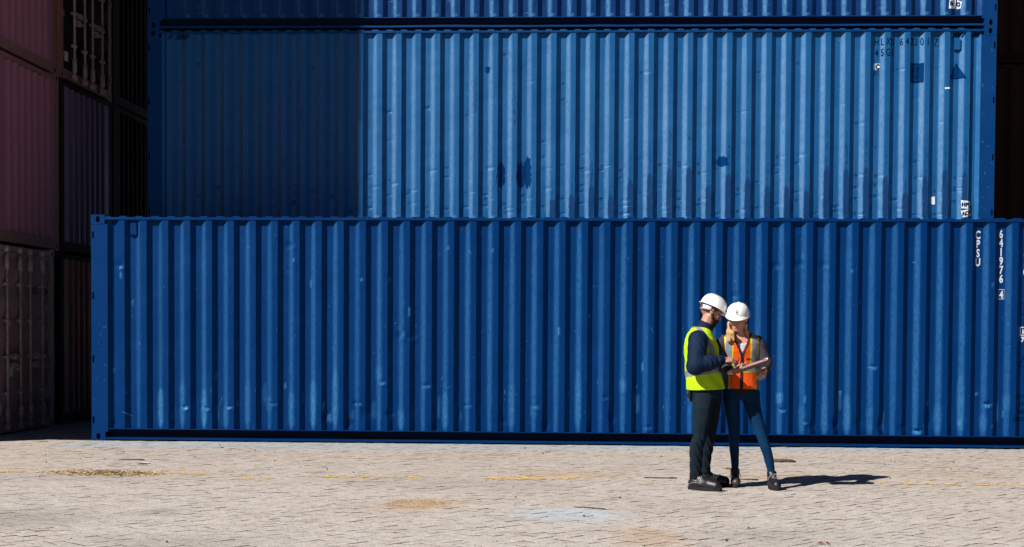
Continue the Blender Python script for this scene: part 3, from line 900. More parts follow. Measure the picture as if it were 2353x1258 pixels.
gm = MB(); gm.quad((-400, -400, -.03), (400, -400, -.03), (400, 400, -.03), (-400, 400, -.03))
ground = put('ground', gm.mesh('ground'), M['yard']); ground['kind'] = 'structure'
PX0, PX1, PY0, PY1 = -5.0, 17.0, -12.2, 6.0
sb = MB(); sb.quad((PX0, PY0, -.011), (PX1, PY0, -.011), (PX1, PY1, -.011), (PX0, PY1, -.011))
bed = put('joint_sand', sb.mesh('joint_sand'), M['joint'], ground)

PL, PH, JN = 0.2, 0.1, 0.0048
def paver_outline(ins):
    l, h = PL / 2 - JN / 2 - ins, PH / 2 - JN / 2 - ins
    q = 0.006
    return [(-l + q, -h), (l - q, -h), (l, -h + q), (l, h - q), (l - q, h), (-l + q, h), (-l, h - q), (-l, -h + q)]
OUT, INN = np.array(paver_outline(0.0)), np.array(paver_outline(0.0045))
NP = len(OUT)
def paver_arrays(cx, cy, dz, tx, ty, ang):
    c, s_ = math.cos(ang), math.sin(ang)
    Rm = np.array([[c, s_], [-s_, c]])
    V = []
    for ring, z in ((INN, 0.0), (OUT, -0.0014), (OUT, -0.016)):
        q = ring @ Rm
        zz = z + dz + q[:, 0] * tx + q[:, 1] * ty
        V.append(np.column_stack([q[:, 0] + cx, q[:, 1] + cy, zz]))
    return np.concatenate(V)
PF = [tuple(range(NP))] + [(NP + k, NP + (k + 1) % NP, (k + 1) % NP, k) for k in range(NP)] + \
     [(2 * NP + k, 2 * NP + (k + 1) % NP, NP + (k + 1) % NP, NP + k) for k in range(NP)]
PMAT = [0] * (1 + NP) + [1] * NP
ANG = rad(48)
ca, sa = math.cos(ANG), math.sin(ANG)
nr = np.random.RandomState(2)
cells = []                                     # herringbone of 200 x 100 blocks
for i in range(-170, 170):
    for k in range(-170, 170):
        c4 = (i + k) % 4
        if c4 == 0: u, v, aa = (i + 1) * PH, (k + .5) * PH, 0.0
        elif c4 == 2: u, v, aa = (i + .5) * PH, (k + 1) * PH, math.pi / 2
        else: continue
        x = 6 + ca * u - sa * v; y = -4 + sa * u + ca * v
        if y > 0.15 and not (x < 0.1): continue
        if PX0 + .15 < x < PX1 - .15 and PY0 + .15 < y < PY1 - .15:
            cells.append((x + nr.normal(0, .0016), y + nr.normal(0, .0016), ANG + aa + nr.normal(0, .010)))
cells = np.array(cells)
camxy = np.array([6.2494, -18.715])
d = cells[:, :2] - camxy
depth = d @ np.array([fw.x, fw.y]); side = d @ np.array([rt.x, rt.y])
inview = (np.abs(side / depth) < 1176 / 3400 * 0.985) & (depth > 9.55)
order = np.argsort(np.where(inview, depth, 1e6))
near_set = set(order[:300].tolist())
tints = np.clip(nr.normal(0.35, 0.28, len(cells)), 0, 1)
allv, allf, allm, allt = [], [], [], []
variants = []
for i in range(14):
    va = paver_arrays(0, 0, nr.uniform(-.0022, .0016), nr.normal(0, .009), nr.normal(0, .012), 0.0)
    me = bpy.data.meshes.new('paving_stone'); me.from_pydata(va.tolist(), [], PF)
    me.polygons.foreach_set('material_index', PMAT)
    a = me.attributes.new('tint', 'FLOAT', 'POINT'); a.data.foreach_set('value', np.full(len(va), np.clip(nr.normal(.35, .28), 0, 1), np.float32))
    me.materials.append(M['paver']); me.materials.append(M['jointdirt'])
    variants.append(me)
nv = 0
PFa = PF
for i, (x, y, aa) in enumerate(cells):
    if i in near_set:
        o = bpy.data.objects.new('paving_stone', variants[nr.randint(14)]); link(o, ground); o.location = (x, y, 0); o.rotation_euler = (0, 0, aa)
        continue
    va = paver_arrays(x, y, nr.uniform(-.0022, .0016), nr.normal(0, .009), nr.normal(0, .012), aa)
    allv.append(va); allf += [tuple(nv + q for q in f) for f in PFa]; allt.append(np.full(len(va), tints[i])); nv += len(va)
me = bpy.data.meshes.new('paving_stones')
me.from_pydata(np.concatenate(allv).tolist(), [], allf)
me.polygons.foreach_set('material_index', PMAT * len(allv))
a = me.attributes.new('tint', 'FLOAT', 'POINT'); a.data.foreach_set('value', np.concatenate(allt).astype(np.float32))
o = put('paving_stones', me, [M['paver'], M['jointdirt']], ground); o['kind'] = 'stuff'

# worn yellow line: flakes of paint that are left on the stones
M['yellow'] = simple('worn_yellow_paint', (0.68, 0.41, 0.045), 0.7, 0.3, 0, 0.25, 25)
rr = random.Random(9)
mb = MB()
def flake(x, y, a, b):
    n = 9; ph = rr.uniform(0, 6.28)
    mb.poly([(x + a * math.cos(ph + 6.283 * k / n) * rr.uniform(.55, 1.1), y + b * math.sin(ph + 6.283 * k / n) * rr.uniform(.55, 1.1), 0.0048 + rr.uniform(0, .0006)) for k in range(n)])
def line_y(x): return float(np.interp(x, [.3, 2.2, 4.1, 6.1, 9.5, 10.6, 14], [-4.17, -4.18, -4.35, -4.37, -4.46, -4.48, -4.55]))
segs = [(0.2, .75, .9), (.82, .98, .8), (1.05, 1.3, .95), (1.85, 2.6, .75), (2.6, 3.0, .25), (3.35, 3.7, .25), (3.75, 4.2, .85), (4.2, 5.0, .3), (5.35, 6.3, .8), (6.3, 7.0, .15),
        (7.6, 8.1, .3), (9.05, 9.3, .4), (9.35, 9.85, .8), (10.0, 10.7, .7), (10.8, 12.5, .5)]
for (a, b, dn) in segs:
    n = int((b - a) * 110 * dn)
    for k in range(n):
        x = rr.uniform(a, b)
        flake(x, line_y(x) + rr.gauss(0, .055), rr.uniform(.008, .05), rr.uniform(.006, .024))
for k in range(26):
    flake(rr.uniform(2.75, 3.3), rr.uniform(-4.85, -4.4), rr.uniform(.01, .03), rr.uniform(.008, .02))
yl = put('yellow_line', mb.mesh('yellow_line'), M['yellow']); yl['kind'] = 'structure'

# litter ---------------------------------------------------------------
M['straw'] = simple('dry_straw', (0.30, 0.20, 0.095), 0.85, 0.2, 0, 0.5, 12)
M['twig'] = simple('dry_twig', (0.065,0.042,0.026), 0.85, 0.2, 0, 0.4, 20)
M['stone'] = simple('dark_pebble', (0.05, 0.04, 0.04), 0.85, 0.2, 0, 0.5, 30)
M['paper'] = simple('scrap_paper', (0.55,0.55,0.55), 0.7, 0.2)
M['sand'] = simple('loose_sand', (0.31, 0.21, 0.125), 0.95, 0.1, 0, 0.2, 80, 0.4, 150)
M['leaf'] = simple('dry_leaf', (0.16, 0.035, 0.02), 0.8, 0.2)
mb = MB()
for k in range(620):
    x = rr.gauss(1.60, .27); y = -4.33 + rr.gauss(0, .10)
    if abs(x - 1.6) > .62: continue
    a = rr.uniform(0, 6.28); l = rr.uniform(.02, .075); w = rr.uniform(.002, .006); z = rr.uniform(.002, .028)
    c, s_ = math.cos(a), math.sin(a)
    p0 = Vector((x - c * l / 2, y - s_ * l / 2, z + rr.uniform(-.002, .012))); p1 = Vector((x + c * l / 2, y + s_ * l / 2, z))
    mb.tube([p0, p1], w * .7, 3)
o = put('straw_litter', mb.mesh('straw_litter'), M['straw']); o['kind'] = 'stuff'
mb = MB()
for k in range(240):
    x, y = rr.uniform(0, 12), -9.3 + 9.1 * rr.random() ** 0.9
    if rr.random() < .35: y = rr.uniform(-3.5, -.4)
    r = rr.choice([.003, .004, .004, .005, .006, .010])
    b0 = Vector((x, y, r * .5))
    n = len(mb.v)
    for dv in ((1, 0, 0), (-1, 0, 0), (0, 1, 0), (0, -1, 0), (0, 0, 1), (0, 0, -1)):
        mb.v.append(tuple(b0 + Vector(dv) * r * rr.uniform(.7, 1.3)))
    for f in ((0, 2, 4), (2, 1, 4), (1, 3, 4), (3, 0, 4), (2, 0, 5), (1, 2, 5), (3, 1, 5), (0, 3, 5)):
        mb.f.append(tuple(n + q for q in f)); mb.m.append(0)
o = put('pebbles', mb.mesh('pebbles'), M['stone']); o['kind'] = 'stuff'
def twig(pts, r, label, mat='twig'):
    mb = MB(); mb.tube(pts, r, 6)
    tag(put('twig', mb.mesh('twig', True), M[mat]), label, 'twig', 'twigs on the paving')
twig([(8.40, -2.18, .012), (8.52, -2.21, .018), (8.60, -2.2, .013), (8.66, -2.21, .010)], [.022, .024, .020, .012], 'thick dry piece of wood lying behind the woman, near the container')
twig([(6.90, -4.15, .006), (7.05, -4.2, .009), (7.22, -4.18, .006)], .006, 'thin twig lying to the left of the man behind his heels')
twig([(7.83, -4.25, .006), (7.92, -4.27, .010), (8.0, -4.26, .006)], .007, 'short twig lying between the two boots of the woman')
twig([(6.22, -6.66, .004), (6.34, -6.72, .008), (6.47, -6.78, .004)], .005, 'thin bent twig by the pale stain in the foreground')
twig([(1.22, -2.75, .005), (1.35, -2.73, .008), (1.5, -2.74, .005)], .006, 'thin twig lying between the scrap of paper and the left stack')
twig([(7.80, -3.1, .006), (7.87, -3.14, .011), (7.93, -3.15, .006)], .009, 'crooked stub of twig on the sand behind the woman')
mb = MB()
mb.poly([(1.53, -3.19, .004), (1.60, -3.23, .018), (1.67, -3.17, .006), (1.66, -3.10, .020), (1.56, -3.09, .005)])
tag(put('paper_scrap', mb.mesh('paper_scrap'), M['paper']), 'white scrap of paper lying on the paving at the left', 'paper')
mb = MB()
for (x, y, a) in ((7.90, -8.62, .3), (7.95, -8.60, 1.2)):
    mb.poly([(x + .035 * math.cos(a), y + .035 * math.sin(a), .006), (x + .015 * math.cos(a + 1.5), y + .015 * math.sin(a + 1.5), .018), (x - .03 * math.cos(a), y - .03 * math.sin(a), .005), (x + .015 * math.cos(a - 1.5), y + .015 * math.sin(a - 1.5), .010)])
tag(put('dry_leaf', mb.mesh('dry_leaf'), M['leaf']), 'dry red-brown leaf at the bottom edge in the foreground', 'leaf')
mb = MB()
for k in range(700):
    a = rr.uniform(0, 6.283); q = rr.random() ** .7
    x, y, r = 4.93 + .27 * q * math.cos(a), -6.55 + .34 * q * math.sin(a), rr.uniform(.003, .011)
    pts = [(x + r * math.cos(a + 1.256 * j) * rr.uniform(.7, 1.3), y + r * math.sin(a + 1.256 * j) * rr.uniform(.7, 1.3), .0012) for j in range(5)]
    for j in range(5): mb.poly([pts[j], pts[(j + 1) % 5], (x, y, .0012 + r * .45)])
o = put('loose_sand', mb.mesh('loose_sand', True), M['sand']); o['kind'] = 'stuff'
# ------------------------------------------------------------------ people: signed distance fields meshed with surface nets
class Grid:
    def __init__(s, lo, hi, h):
        s.lo = np.array(lo, float); s.h = h
        s.n = np.ceil((np.array(hi) - s.lo) / h).astype(int) + 1
        s.ax = [(s.lo[i] + h * np.arange(s.n[i])).astype(np.float32) for i in range(3)]
        s.f = np.full(s.n, 0.2, np.float32)
    def blk(s, lo, hi, pad):
        sl = []
        for i in range(3):
            a = int(np.floor((lo[i] - pad - s.lo[i]) / s.h)); b = int(np.ceil((hi[i] + pad - s.lo[i]) / s.h)) + 1
            sl.append(slice(max(0, a), min(s.n[i], max(0, b))))
        sl = tuple(sl)
        return sl, s.ax[0][sl[0]][:, None, None], s.ax[1][sl[1]][None, :, None], s.ax[2][sl[2]][None, None, :]
    def _merge(s, sl, d, k, op):
        a = s.f[sl]
        if a.size == 0: return
        if op == 'sub':
            d = -d
            h = np.clip(0.5 - 0.5 * (d - a) / max(k, 1e-6) * -1, 0, 1) if False else np.clip(0.5 + 0.5 * (d - a) / max(k, 1e-6), 0, 1)
            s.f[sl] = a * (1 - h) + d * h + k * h * (1 - h)
        else:
            h = np.clip(0.5 + 0.5 * (a - d) / max(k, 1e-6), 0, 1)
            s.f[sl] = a * (1 - h) + d * h - k * h * (1 - h)
    def cone(s, a, b, ra, rb, k=0.01, op='add', fold=None):
        a = np.array(a, float); b = np.array(b, float); R = max(ra, rb)
        sl, X, Y, Z = s.blk(np.minimum(a, b) - R, np.maximum(a, b) + R, 0.05)
        v = b - a; L2 = float(v @ v) + 1e-12
        t = np.clip(((X - a[0]) * v[0] + (Y - a[1]) * v[1] + (Z - a[2]) * v[2]) / L2, 0, 1)
        d = np.sqrt((X - a[0] - t * v[0]) ** 2 + (Y - a[1] - t * v[1]) ** 2 + (Z - a[2] - t * v[2]) ** 2) - (ra + (rb - ra) * t)
        if fold is not None: d = d + fold(X, Y, Z, t)
        s._merge(sl, d.astype(np.float32), k, op)
        return s
    def chain(s, pts, rs, k=0.01, op='add', fold=None):
        for i in range(len(pts) - 1): s.cone(pts[i], pts[i + 1], rs[i], rs[i + 1], k, op, fold)
        return s
    def ell(s, c, r, k=0.01, op='add', M_=None):
        c = np.array(c, float); r = np.array(r, float); R = r.max()
        sl, X, Y, Z = s.blk(c - R, c + R, 0.05)
        X = X - c[0]; Y = Y - c[1]; Z = Z - c[2]
        if M_ is None: M_ = np.eye(3)
        u = [(X * M_[i][0] + Y * M_[i][1] + Z * M_[i][2]) for i in range(3)]
        k0 = np.sqrt((u[0] / r[0]) ** 2 + (u[1] / r[1]) ** 2 + (u[2] / r[2]) ** 2)
        k1 = np.sqrt((u[0] / r[0] ** 2) ** 2 + (u[1] / r[1] ** 2) ** 2 + (u[2] / r[2] ** 2) ** 2) + 1e-9
        s._merge(sl, (k0 * (k0 - 1) / k1).astype(np.float32), k, op)
        return s
    def rings(s, rg, k=0.01, op='add', fold=None, p=2.3, grow=0.0):
        """stack of ellipses (z, cx, cy, rx, ry) along z"""
        rg = sorted(rg)
        a = np.array(rg); z = a[:, 0]
        lo = [(a[:, 1] - a[:, 3]).min() - grow, (a[:, 2] - a[:, 4]).min() - grow, z[0]]
        hi = [(a[:, 1] + a[:, 3]).max() + grow, (a[:, 2] + a[:, 4]).max() + grow, z[-1]]
        sl, X, Y, Z = s.blk(lo, hi, 0.05)
        zz = np.clip(Z, z[0], z[-1])
        # smooth interpolation between the ellipses
        def ip(col):
            return np.interp(zz.ravel(), z, col).reshape(zz.shape)
        cx, cy, rx, ry = ip(a[:, 1]), ip(a[:, 2]), ip(a[:, 3]) + grow, ip(a[:, 4]) + grow
        q = (np.abs((X - cx) / rx) ** p + np.abs((Y - cy) / ry) ** p) ** (1 / p)
        d = (q - 1) * np.minimum(rx, ry)
        dz = np.maximum(z[0] - Z, Z - z[-1])
        d = np.maximum(d, dz - grow * 0)
        if fold is not None: d = d + fold(X, Y, Z, None)
        s._merge(sl, d.astype(np.float32), k, op)
        return s
    def half(s, axis, val, keep, k=0.004):
        """keep 'above' or 'below' val along the axis"""
        A = s.ax[axis].reshape([-1 if i == axis else 1 for i in range(3)])
        d = (val - A) if keep == 'above' else (A - val)
        s.f = np.maximum(s.f, np.broadcast_to(d, s.f.shape).astype(np.float32)); return s
    def cut(s, fn):
        X, Y, Z = s.ax[0][:, None, None], s.ax[1][None, :, None], s.ax[2][None, None, :]
        s.f = np.maximum(s.f, fn(X, Y, Z).astype(np.float32)); return s
    def verts_faces(s, relax=1):
        f = s.f
        ins = f < 0
        nx, ny, nz = f.shape
        c = [ins[i:nx - 1 + i, j:ny - 1 + j, k:nz - 1 + k] for i in (0, 1) for j in (0, 1) for k in (0, 1)]
        cnt = sum(q.astype(np.int8) for q in c)
        act = (cnt > 0) & (cnt < 8)
        idx = -np.ones(act.shape, np.int64)
        I, J, K = np.nonzero(act)
        idx[I, J, K] = np.arange(len(I))
        corner = {(i, j, k): f[I + i, J + j, K + k] for i in (0, 1) for j in (0, 1) for k in (0, 1)}
        acc = np.zeros((len(I), 3)); num = np.zeros(len(I))
        for (a, b) in [((0,0,0),(1,0,0)),((0,1,0),(1,1,0)),((0,0,1),(1,0,1)),((0,1,1),(1,1,1)),((0,0,0),(0,1,0)),((1,0,0),(1,1,0)),((0,0,1),(0,1,1)),((1,0,1),(1,1,1)),((0,0,0),(0,0,1)),((1,0,0),(1,0,1)),((0,1,0),(0,1,1)),((1,1,0),(1,1,1))]:
            fa, fb = corner[a], corner[b]
            x = (fa < 0) != (fb < 0)
            t = np.where(x, fa / np.where(x, fa - fb, 1), 0)
            for ax in range(3):
                acc[:, ax] += np.where(x, a[ax] + (b[ax] - a[ax]) * t, 0)
            num += x
        P_ = np.column_stack([I, J, K]) + acc / num[:, None]
        V = s.lo + P_ * s.h
        F = []
        for ax, (o1, o2) in enumerate((((0, 1, 0), (0, 0, 1)), ((0, 0, 1), (1, 0, 0)), ((1, 0, 0), (0, 1, 0)))):
            e = [0, 0, 0]; e[ax] = 1
            a_ = ins[:nx - e[0], :ny - e[1], :nz - e[2]]; b_ = ins[e[0]:, e[1]:, e[2]:]
            x = a_ != b_
            ii = np.array(np.nonzero(x)).T
            ok = np.ones(len(ii), bool)
            for q in range(3):
                if q != ax: ok &= (ii[:, q] > 0)
                ok &= ii[:, q] < np.array(act.shape)[q]
            ii = ii[ok]
            flip = a_[ii[:, 0], ii[:, 1], ii[:, 2]]
            o1a, o2a = np.array(o1), np.array(o2)
            q0 = idx[tuple(ii.T)]; q1 = idx[tuple((ii - o1a).T)]; q2 = idx[tuple((ii - o1a - o2a).T)]; q3 = idx[tuple((ii - o2a).T)]
            A = np.column_stack([q0, q1, q2, q3]); B = A[:, ::-1]
            F.append(np.where(flip[:, None], A, B))
        F = np.concatenate(F)
        F = F[(F >= 0).all(1)]
        return V, F

def mesh_vf(name, V, F, smooth=True):
    me = bpy.data.meshes.new(name)
    me.vertices.add(len(V)); me.vertices.foreach_set('co', V.astype(np.float32).ravel())
    me.loops.add(F.size); me.loops.foreach_set('vertex_index', F.astype(np.int32).ravel())
    me.polygons.add(len(F)); me.polygons.foreach_set('loop_start', (np.arange(len(F)) * 4).astype(np.int32))
    if smooth: me.polygons.foreach_set('use_smooth', np.ones(len(F), bool))
    me.update(calc_edges=True); me.validate()
    return me

def normals_of(V, F):
    n = np.cross(V[F[:, 2]] - V[F[:, 0]], V[F[:, 3]] - V[F[:, 1]])
    n /= np.linalg.norm(n, axis=1)[:, None] + 1e-12
    return n

def skin_piece(name, V, F, mask, off, mat, parent, thick=True):
    """tape sewn on a garment: the garment's own faces under 'mask', lifted off it"""
    fn = normals_of(V, F)
    vn = np.zeros_like(V)
    for k in range(4): np.add.at(vn, F[:, k], fn)
    vn /= np.linalg.norm(vn, axis=1)[:, None] + 1e-12
    C = V[F].mean(1)
    m = mask(C, fn)
    if not m.any(): return None
    Fm = F[m]
    u, inv = np.unique(Fm, return_inverse=True)
    return put(name, mesh_vf(name, V[u] + vn[u] * off, inv.reshape(Fm.shape)), mat, parent)

def frame3(fwd, upish=(0, 0, 1)):
    f = Vector(fwd).normalized(); r = f.cross(Vector(upish)).normalized(); u = r.cross(f)
    return np.array(f), np.array(r), np.array(u)

def head_sdf(g, C, f, r, u, sc=1.0, female=False):
    Mx = np.array([f, r, u])
    P = lambda a, b, c: C + sc * (a * f + b * r + c * u)
    g.ell(P(-.012, 0, .032), sc * np.array((.100, .077, .094)), .01, M_=Mx)
    g.ell(P(.028, 0, -.045), sc * np.array((.062, .056, .072)), .025, M_=Mx)
    jw = .044 if female else .052
    for s_ in (-1, 1):
        g.cone(P(.0, s_ * jw, -.05), P(.062, s_ * .018, -.098), sc * .020, sc * .017, .02)
        g.ell(P(.062, s_ * .040, -.028), sc * np.array((.026, .026, .024)), .018, M_=Mx)
    g.ell(P(.070, 0, -.098), sc * np.array((.018, .022, .016)), .015, M_=Mx)
    g.cone(P(.080, -.036, .022), P(.080, .036, .022), sc * .014, sc * .014, .015)
    for s_ in (-1, 1):
        g.ell(P(.098, s_ * .032, .002), sc * np.array((.014, .017, .011)), .008, op='sub', M_=Mx)
    g.chain([P(.088, 0, .010), P(.105, 0, -.018), P(.113, 0, -.034)], [sc * .009, sc * .010, sc * .0125], .008)
    for s_ in (-1, 1): g.ell(P(.101, s_ * .011, -.038), sc * np.array((.010, .008, .008)), .005, M_=Mx)
    g.cone(P(.088, -.018, -.062), P(.088, .018, -.062), sc * .0075, sc * .0075, .006)
    g.cone(P(.086, -.015, -.074), P(.086, .015, -.074), sc * .008, sc * .008, .006)
    for s_ in (-1, 1):
        g.ell(P(-.008, s_ * .080, -.008), sc * np.array((.019, .010, .032)), .005, M_=Mx)
        g.ell(P(.000, s_ * .090, -.004), sc * np.array((.009, .006, .018)), .004, op='sub', M_=Mx)

def hand_sdf(g, w, fwd, palm, side, curl, thumb_out=0.5, sc=1.0, pinch=False):
    """w wrist, fwd finger direction, palm = direction the palm faces, side = thumb side"""
    f = np.array(Vector(fwd).normalized()); p = np.array(Vector(palm)); p = p - f * (p @ f); p /= np.linalg.norm(p)
    t = np.cross(f, p); t = t if t @ np.array(side) > 0 else -t
    Mx = np.array([f, t, p])
    g.cone(w - f * .02, w + f * .025, sc * .027, sc * .027, .012)
    g.ell(w + f * .055 * sc, sc * np.array((.052, .042, .017)), .010, M_=Mx)
    lens = (.078, .086, .080, .062)
    for i in range(4):
        off = (0.0315 - .021 * i) * sc
        b = w + f * (.092 - (.004, 0, .003, .010)[i]) * sc + t * off
        ang = 0.0; q = b; rr_ = sc * (.0098, .0102, .0098, .0086)[i]
        g.cone(w + f * .04 * sc + t * off * .8, b, rr_ * 1.1, rr_ * 1.05, .006)
        d = f
        for j, fr in enumerate((.45, .30, .25)):
            ang += curl[i] * (0.9, 1.1, 0.7)[j]
            d = f * math.cos(ang) + p * math.sin(ang) + t * (.06 * (1.5 - i))
            d = d / np.linalg.norm(d)
            q2 = q + d * lens[i] * fr * sc
            g.cone(q, q2, rr_ * (1 - .07 * j), rr_ * (1 - .07 * (j + 1)), .003)
            q = q2
    tb = w + f * .022 * sc + t * .026 * sc + p * .006
    t1 = tb + (f * .6 + t * thumb_out + p * .35) / np.linalg.norm(f * .6 + t * thumb_out + p * .35) * .042 * sc
    dd = (f * .85 + t * (-.25 if pinch else .15) + p * .55); dd /= np.linalg.norm(dd)
    t2 = t1 + dd * .032 * sc; t3 = t2 + (dd + f * .2) / np.linalg.norm(dd + f * .2) * .026 * sc
    g.chain([tb, t1, t2, t3], [sc * .017, sc * .0125, sc * .0115, sc * .0095], .006)

def helmet(name, C, f, r, u, parent, sc=1.0, peak=.034):
    mb = MB()
    NU, NV = 56, 18
    F_, B_, S_ = .131 * sc, .120 * sc, .112 * sc
    H_, u0 = .112 * sc, .040 * sc
    def surf(th, v, shrink=0.0):
        c, s_ = math.cos(th), math.sin(th)
        a = (F_ if c > 0 else B_) - shrink; b = S_ - shrink
        e = v * math.pi / 2
        rr_ = math.cos(e) ** 0.80
        x, y = a * c * rr_, b * s_ * rr_
        z = u0 + (H_ - shrink) * math.sin(e) ** 0.92
        ridge = .0075 * sc * math.exp(-(y / (.017 * sc)) ** 2) * math.sin(e) ** .8
        ridge += .004 * sc * (math.exp(-((y - .045 * sc) / (.010 * sc)) ** 2) + math.exp(-((y + .045 * sc) / (.010 * sc)) ** 2)) * math.sin(e) ** 1.0 * math.cos(e) ** .5
        n = Vector((c * math.cos(e), s_ * math.cos(e), math.sin(e)))
        return np.array((x, y, z)) + np.array(n) * (ridge if shrink == 0 else 0)
    def W(p): return tuple(C + p[0] * f + p[1] * r + p[2] * u)
    def brim(th):
        c = math.cos(th)
        w = .011 * sc + peak * sc * max(0, c) ** 2.2
        drop = .004 * sc + .017 * sc * max(0, c) ** 2
        p = surf(th, 0)
        d = np.array((math.cos(th), math.sin(th), 0))
        return p + d * w + np.array((0, 0, -drop))
    rows = []
    rows.append([brim(2 * math.pi * k / NU) + np.array((0, 0, -.004)) for k in range(NU)])
    rows.append([brim(2 * math.pi * k / NU) for k in range(NU)])
    for j in range(NV):
        rows.append([surf(2 * math.pi * k / NU, j / NV) for k in range(NU)])
    base = []
    for rw in rows:
        base.append(len(mb.v)); mb.v += [W(p) for p in rw]
    top = len(mb.v); mb.v.append(W(surf(0, 1.0)))
    for a, b in zip(base[:-1], base[1:]):
        for k in range(NU):
            j = (k + 1) % NU
            mb.f.append((a + k, a + j, b + j, b + k)); mb.m.append(0)
    for k in range(NU):
        mb.f.append((base[-1] + k, base[-1] + (k + 1) % NU, top)); mb.m.append(0)
    inn = len(mb.v); mb.v += [W(surf(2 * math.pi * k / NU, 0, .006 * sc) + np.array((0, 0, -.002))) for k in range(NU)]
    inn2 = len(mb.v); mb.v += [W(surf(2 * math.pi * k / NU, .6, .010 * sc)) for k in range(NU)]
    for k in range(NU):
        j = (k + 1) % NU
        mb.f.append((base[0] + j, base[0] + k, inn + k, inn + j)); mb.m.append(0)
        mb.f.append((inn + j, inn + k, inn2 + k, inn2 + j)); mb.m.append(0)
    o = put(name, mb.mesh(name, True), M['helmet'], parent)
    return o, surf, W

def torus_fold(amp, freq, axis=2, ph=0.0, skew=0.0, z0=-9, z1=9):
    def fn(X, Y, Z, t):
        A = (X, Y, Z)[axis]
        v = np.sin(freq * (A + skew * X + skew * .6 * Y) + ph + 1.7 * np.sin(9 * X + 4 * Y + ph)) * (0.55 + 0.45 * np.sin(11 * X - 7 * Y + 3 * Z + ph))
        w = np.clip((Z - z0) / .06, 0, 1) * np.clip((z1 - Z) / .06, 0, 1)
        return amp * v * w
    return fn

def cloth(name, col, rough=0.85, spec=0.2, var=0.2, bscale=9, bump=0.35, sheen=0.0):
    t = NT(name)
    p = t.coord('Object')
    nz = t.noise(p, 5, 4, 0.6)
    wv = t.noise(p, 300, 2, 0.5)
    c = t.mix(t.ramp(nz, .3, .7), tuple(x * (1 - var) for x in col), tuple(min(1, x * (1 + var)) for x in col))
    c = t.mix(t.ramp(wv, .3, .7, 0, .18), c, tuple(min(1, x * 1.5) for x in col))
    t.set(c, rough, spec)
    wr = t.noise(t.mapping(p, (1, 1, .7)), bscale * 2.2, 3, .55, 0.6)
    t.bump(wr, bump, 0.02)
    return t.mat
def skin(name, col):
    t = NT(name)
    p = t.coord('Object')
    c = t.mix(t.ramp(t.noise(p, 18, 4, .6), .3, .7), col, (col[0] * .92, col[1] * .74, col[2] * .68))
    t.set(c, .52, .4)
    t.b.inputs['Subsurface Weight'].default_value = .12
    t.b.inputs['Subsurface Radius'].default_value = (.012, .004, .002)
    return t.mat
M['skin_m'] = skin('man_skin', (0.34, 0.185, 0.130))
M['skin_w'] = skin('woman_skin', (0.40, 0.225, 0.165))
M['helmet'] = simple('white_hard_hat', (0.62,0.62,0.61), 0.32, 0.5, 0, 0.03, 20)
M['strap'] = simple('white_strap', (0.45,0.43,0.48), .7)
M['emblem'] = simple('dark_teal_emblem', (0.02, 0.07, 0.10), .5)
M['beard'] = simple('brown_beard', (0.036,0.020,0.013), .9, .15, 0, .45, 160, .8, 240)
M['hair_m'] = simple('short_brown_hair', (0.06,0.036,0.023), .85, .2, 0, .4, 160, .6, 240)
M['eye'] = simple('dark_eye', (0.02, 0.014, 0.012), .3, .5)
M['brow'] = simple('brown_brow', (0.07, 0.04, 0.026), .9)
M['lip'] = simple('lips', (0.42, 0.13, 0.12), .5)
tb = NT('blond_hair'); p = tb.coord('Object')
hn = tb.noise(tb.mapping(p, (60, 60, 5)), 3, 4, .6)
tb.set(tb.mix(tb.ramp(hn, .3, .7), (0.23, 0.13, 0.045), (0.46, 0.27, 0.11)), .48, .4); tb.bump(hn, .5, .01)
M['blond'] = tb.mat
M['navy'] = cloth('navy_jacket', (0.0022,0.0085,0.026), .75, .12, .3)
M['lime'] = cloth('lime_vest', (0.30,0.46,0.004), .75, .2, .06)
M['orange'] = cloth('orange_vest', (0.56,0.060,0.003), .75, .2, .08)
M['greytape'] = cloth('grey_reflective_tape', (0.15,0.15,0.18), .4, .5, .1, 9, .15)
M['darktape'] = cloth('dark_grey_tape', (0.05,0.047,0.053), .5, .4, .15, 9, .15)
M['yellowtape'] = cloth('yellow_edging', (0.40,0.39,0.008), .7, .2, .06)
M['piping'] = cloth('dark_red_piping', (0.05, 0.006, 0.008), .8)
M['zip'] = cloth('black_zip', (0.008, 0.006, 0.007), .7)
M['trouser'] = cloth('charcoal_trousers', (0.0045,0.0095,0.0155), .9, .10, .3, 8, .5)
M['denim'] = cloth('blue_stretch_jeans', (0.0010,0.0175,0.052), .85, .08, .3)
M['sleeve'] = cloth('grey_mauve_sleeve', (0.030,0.025,0.042), .85, .2, .2)
M['whitetop'] = cloth('white_top', (0.42,0.42,0.46), .85, .2, .08)
M['cuff'] = cloth('black_ribbed_cuff', (0.010, 0.009, 0.010), .9)
M['leather'] = simple('black_leather', (0.006, 0.006, 0.008), .42, .4, 0, .35, 25, .25, 90)
M['brownleather'] = simple('dark_brown_leather', (0.030, 0.017, 0.013), .45, .5, 0, .35, 25, .25, 90)
M['sole'] = simple('rubber_sole', (0.012, 0.011, 0.011), .85, .15)
M['lace'] = simple('grey_lace', (0.22, 0.215, 0.235), .8)
M['darklace'] = simple('dark_lace', (0.05, 0.035, 0.03), .8)
M['seam'] = simple('pale_stitching', (0.20, 0.19, 0.26), .7)
M['board'] = simple('brown_clipboard', (0.032,0.017,0.011), .7, .1)
M['sheet'] = simple('pink_paper', (0.30,0.165,0.20), .7)
M['clip'] = simple('steel_clip', (0.6, 0.6, 0.62), .3, .5, .9)
M['pen'] = simple('dark_pen', (0.02, 0.02, 0.03), .3)

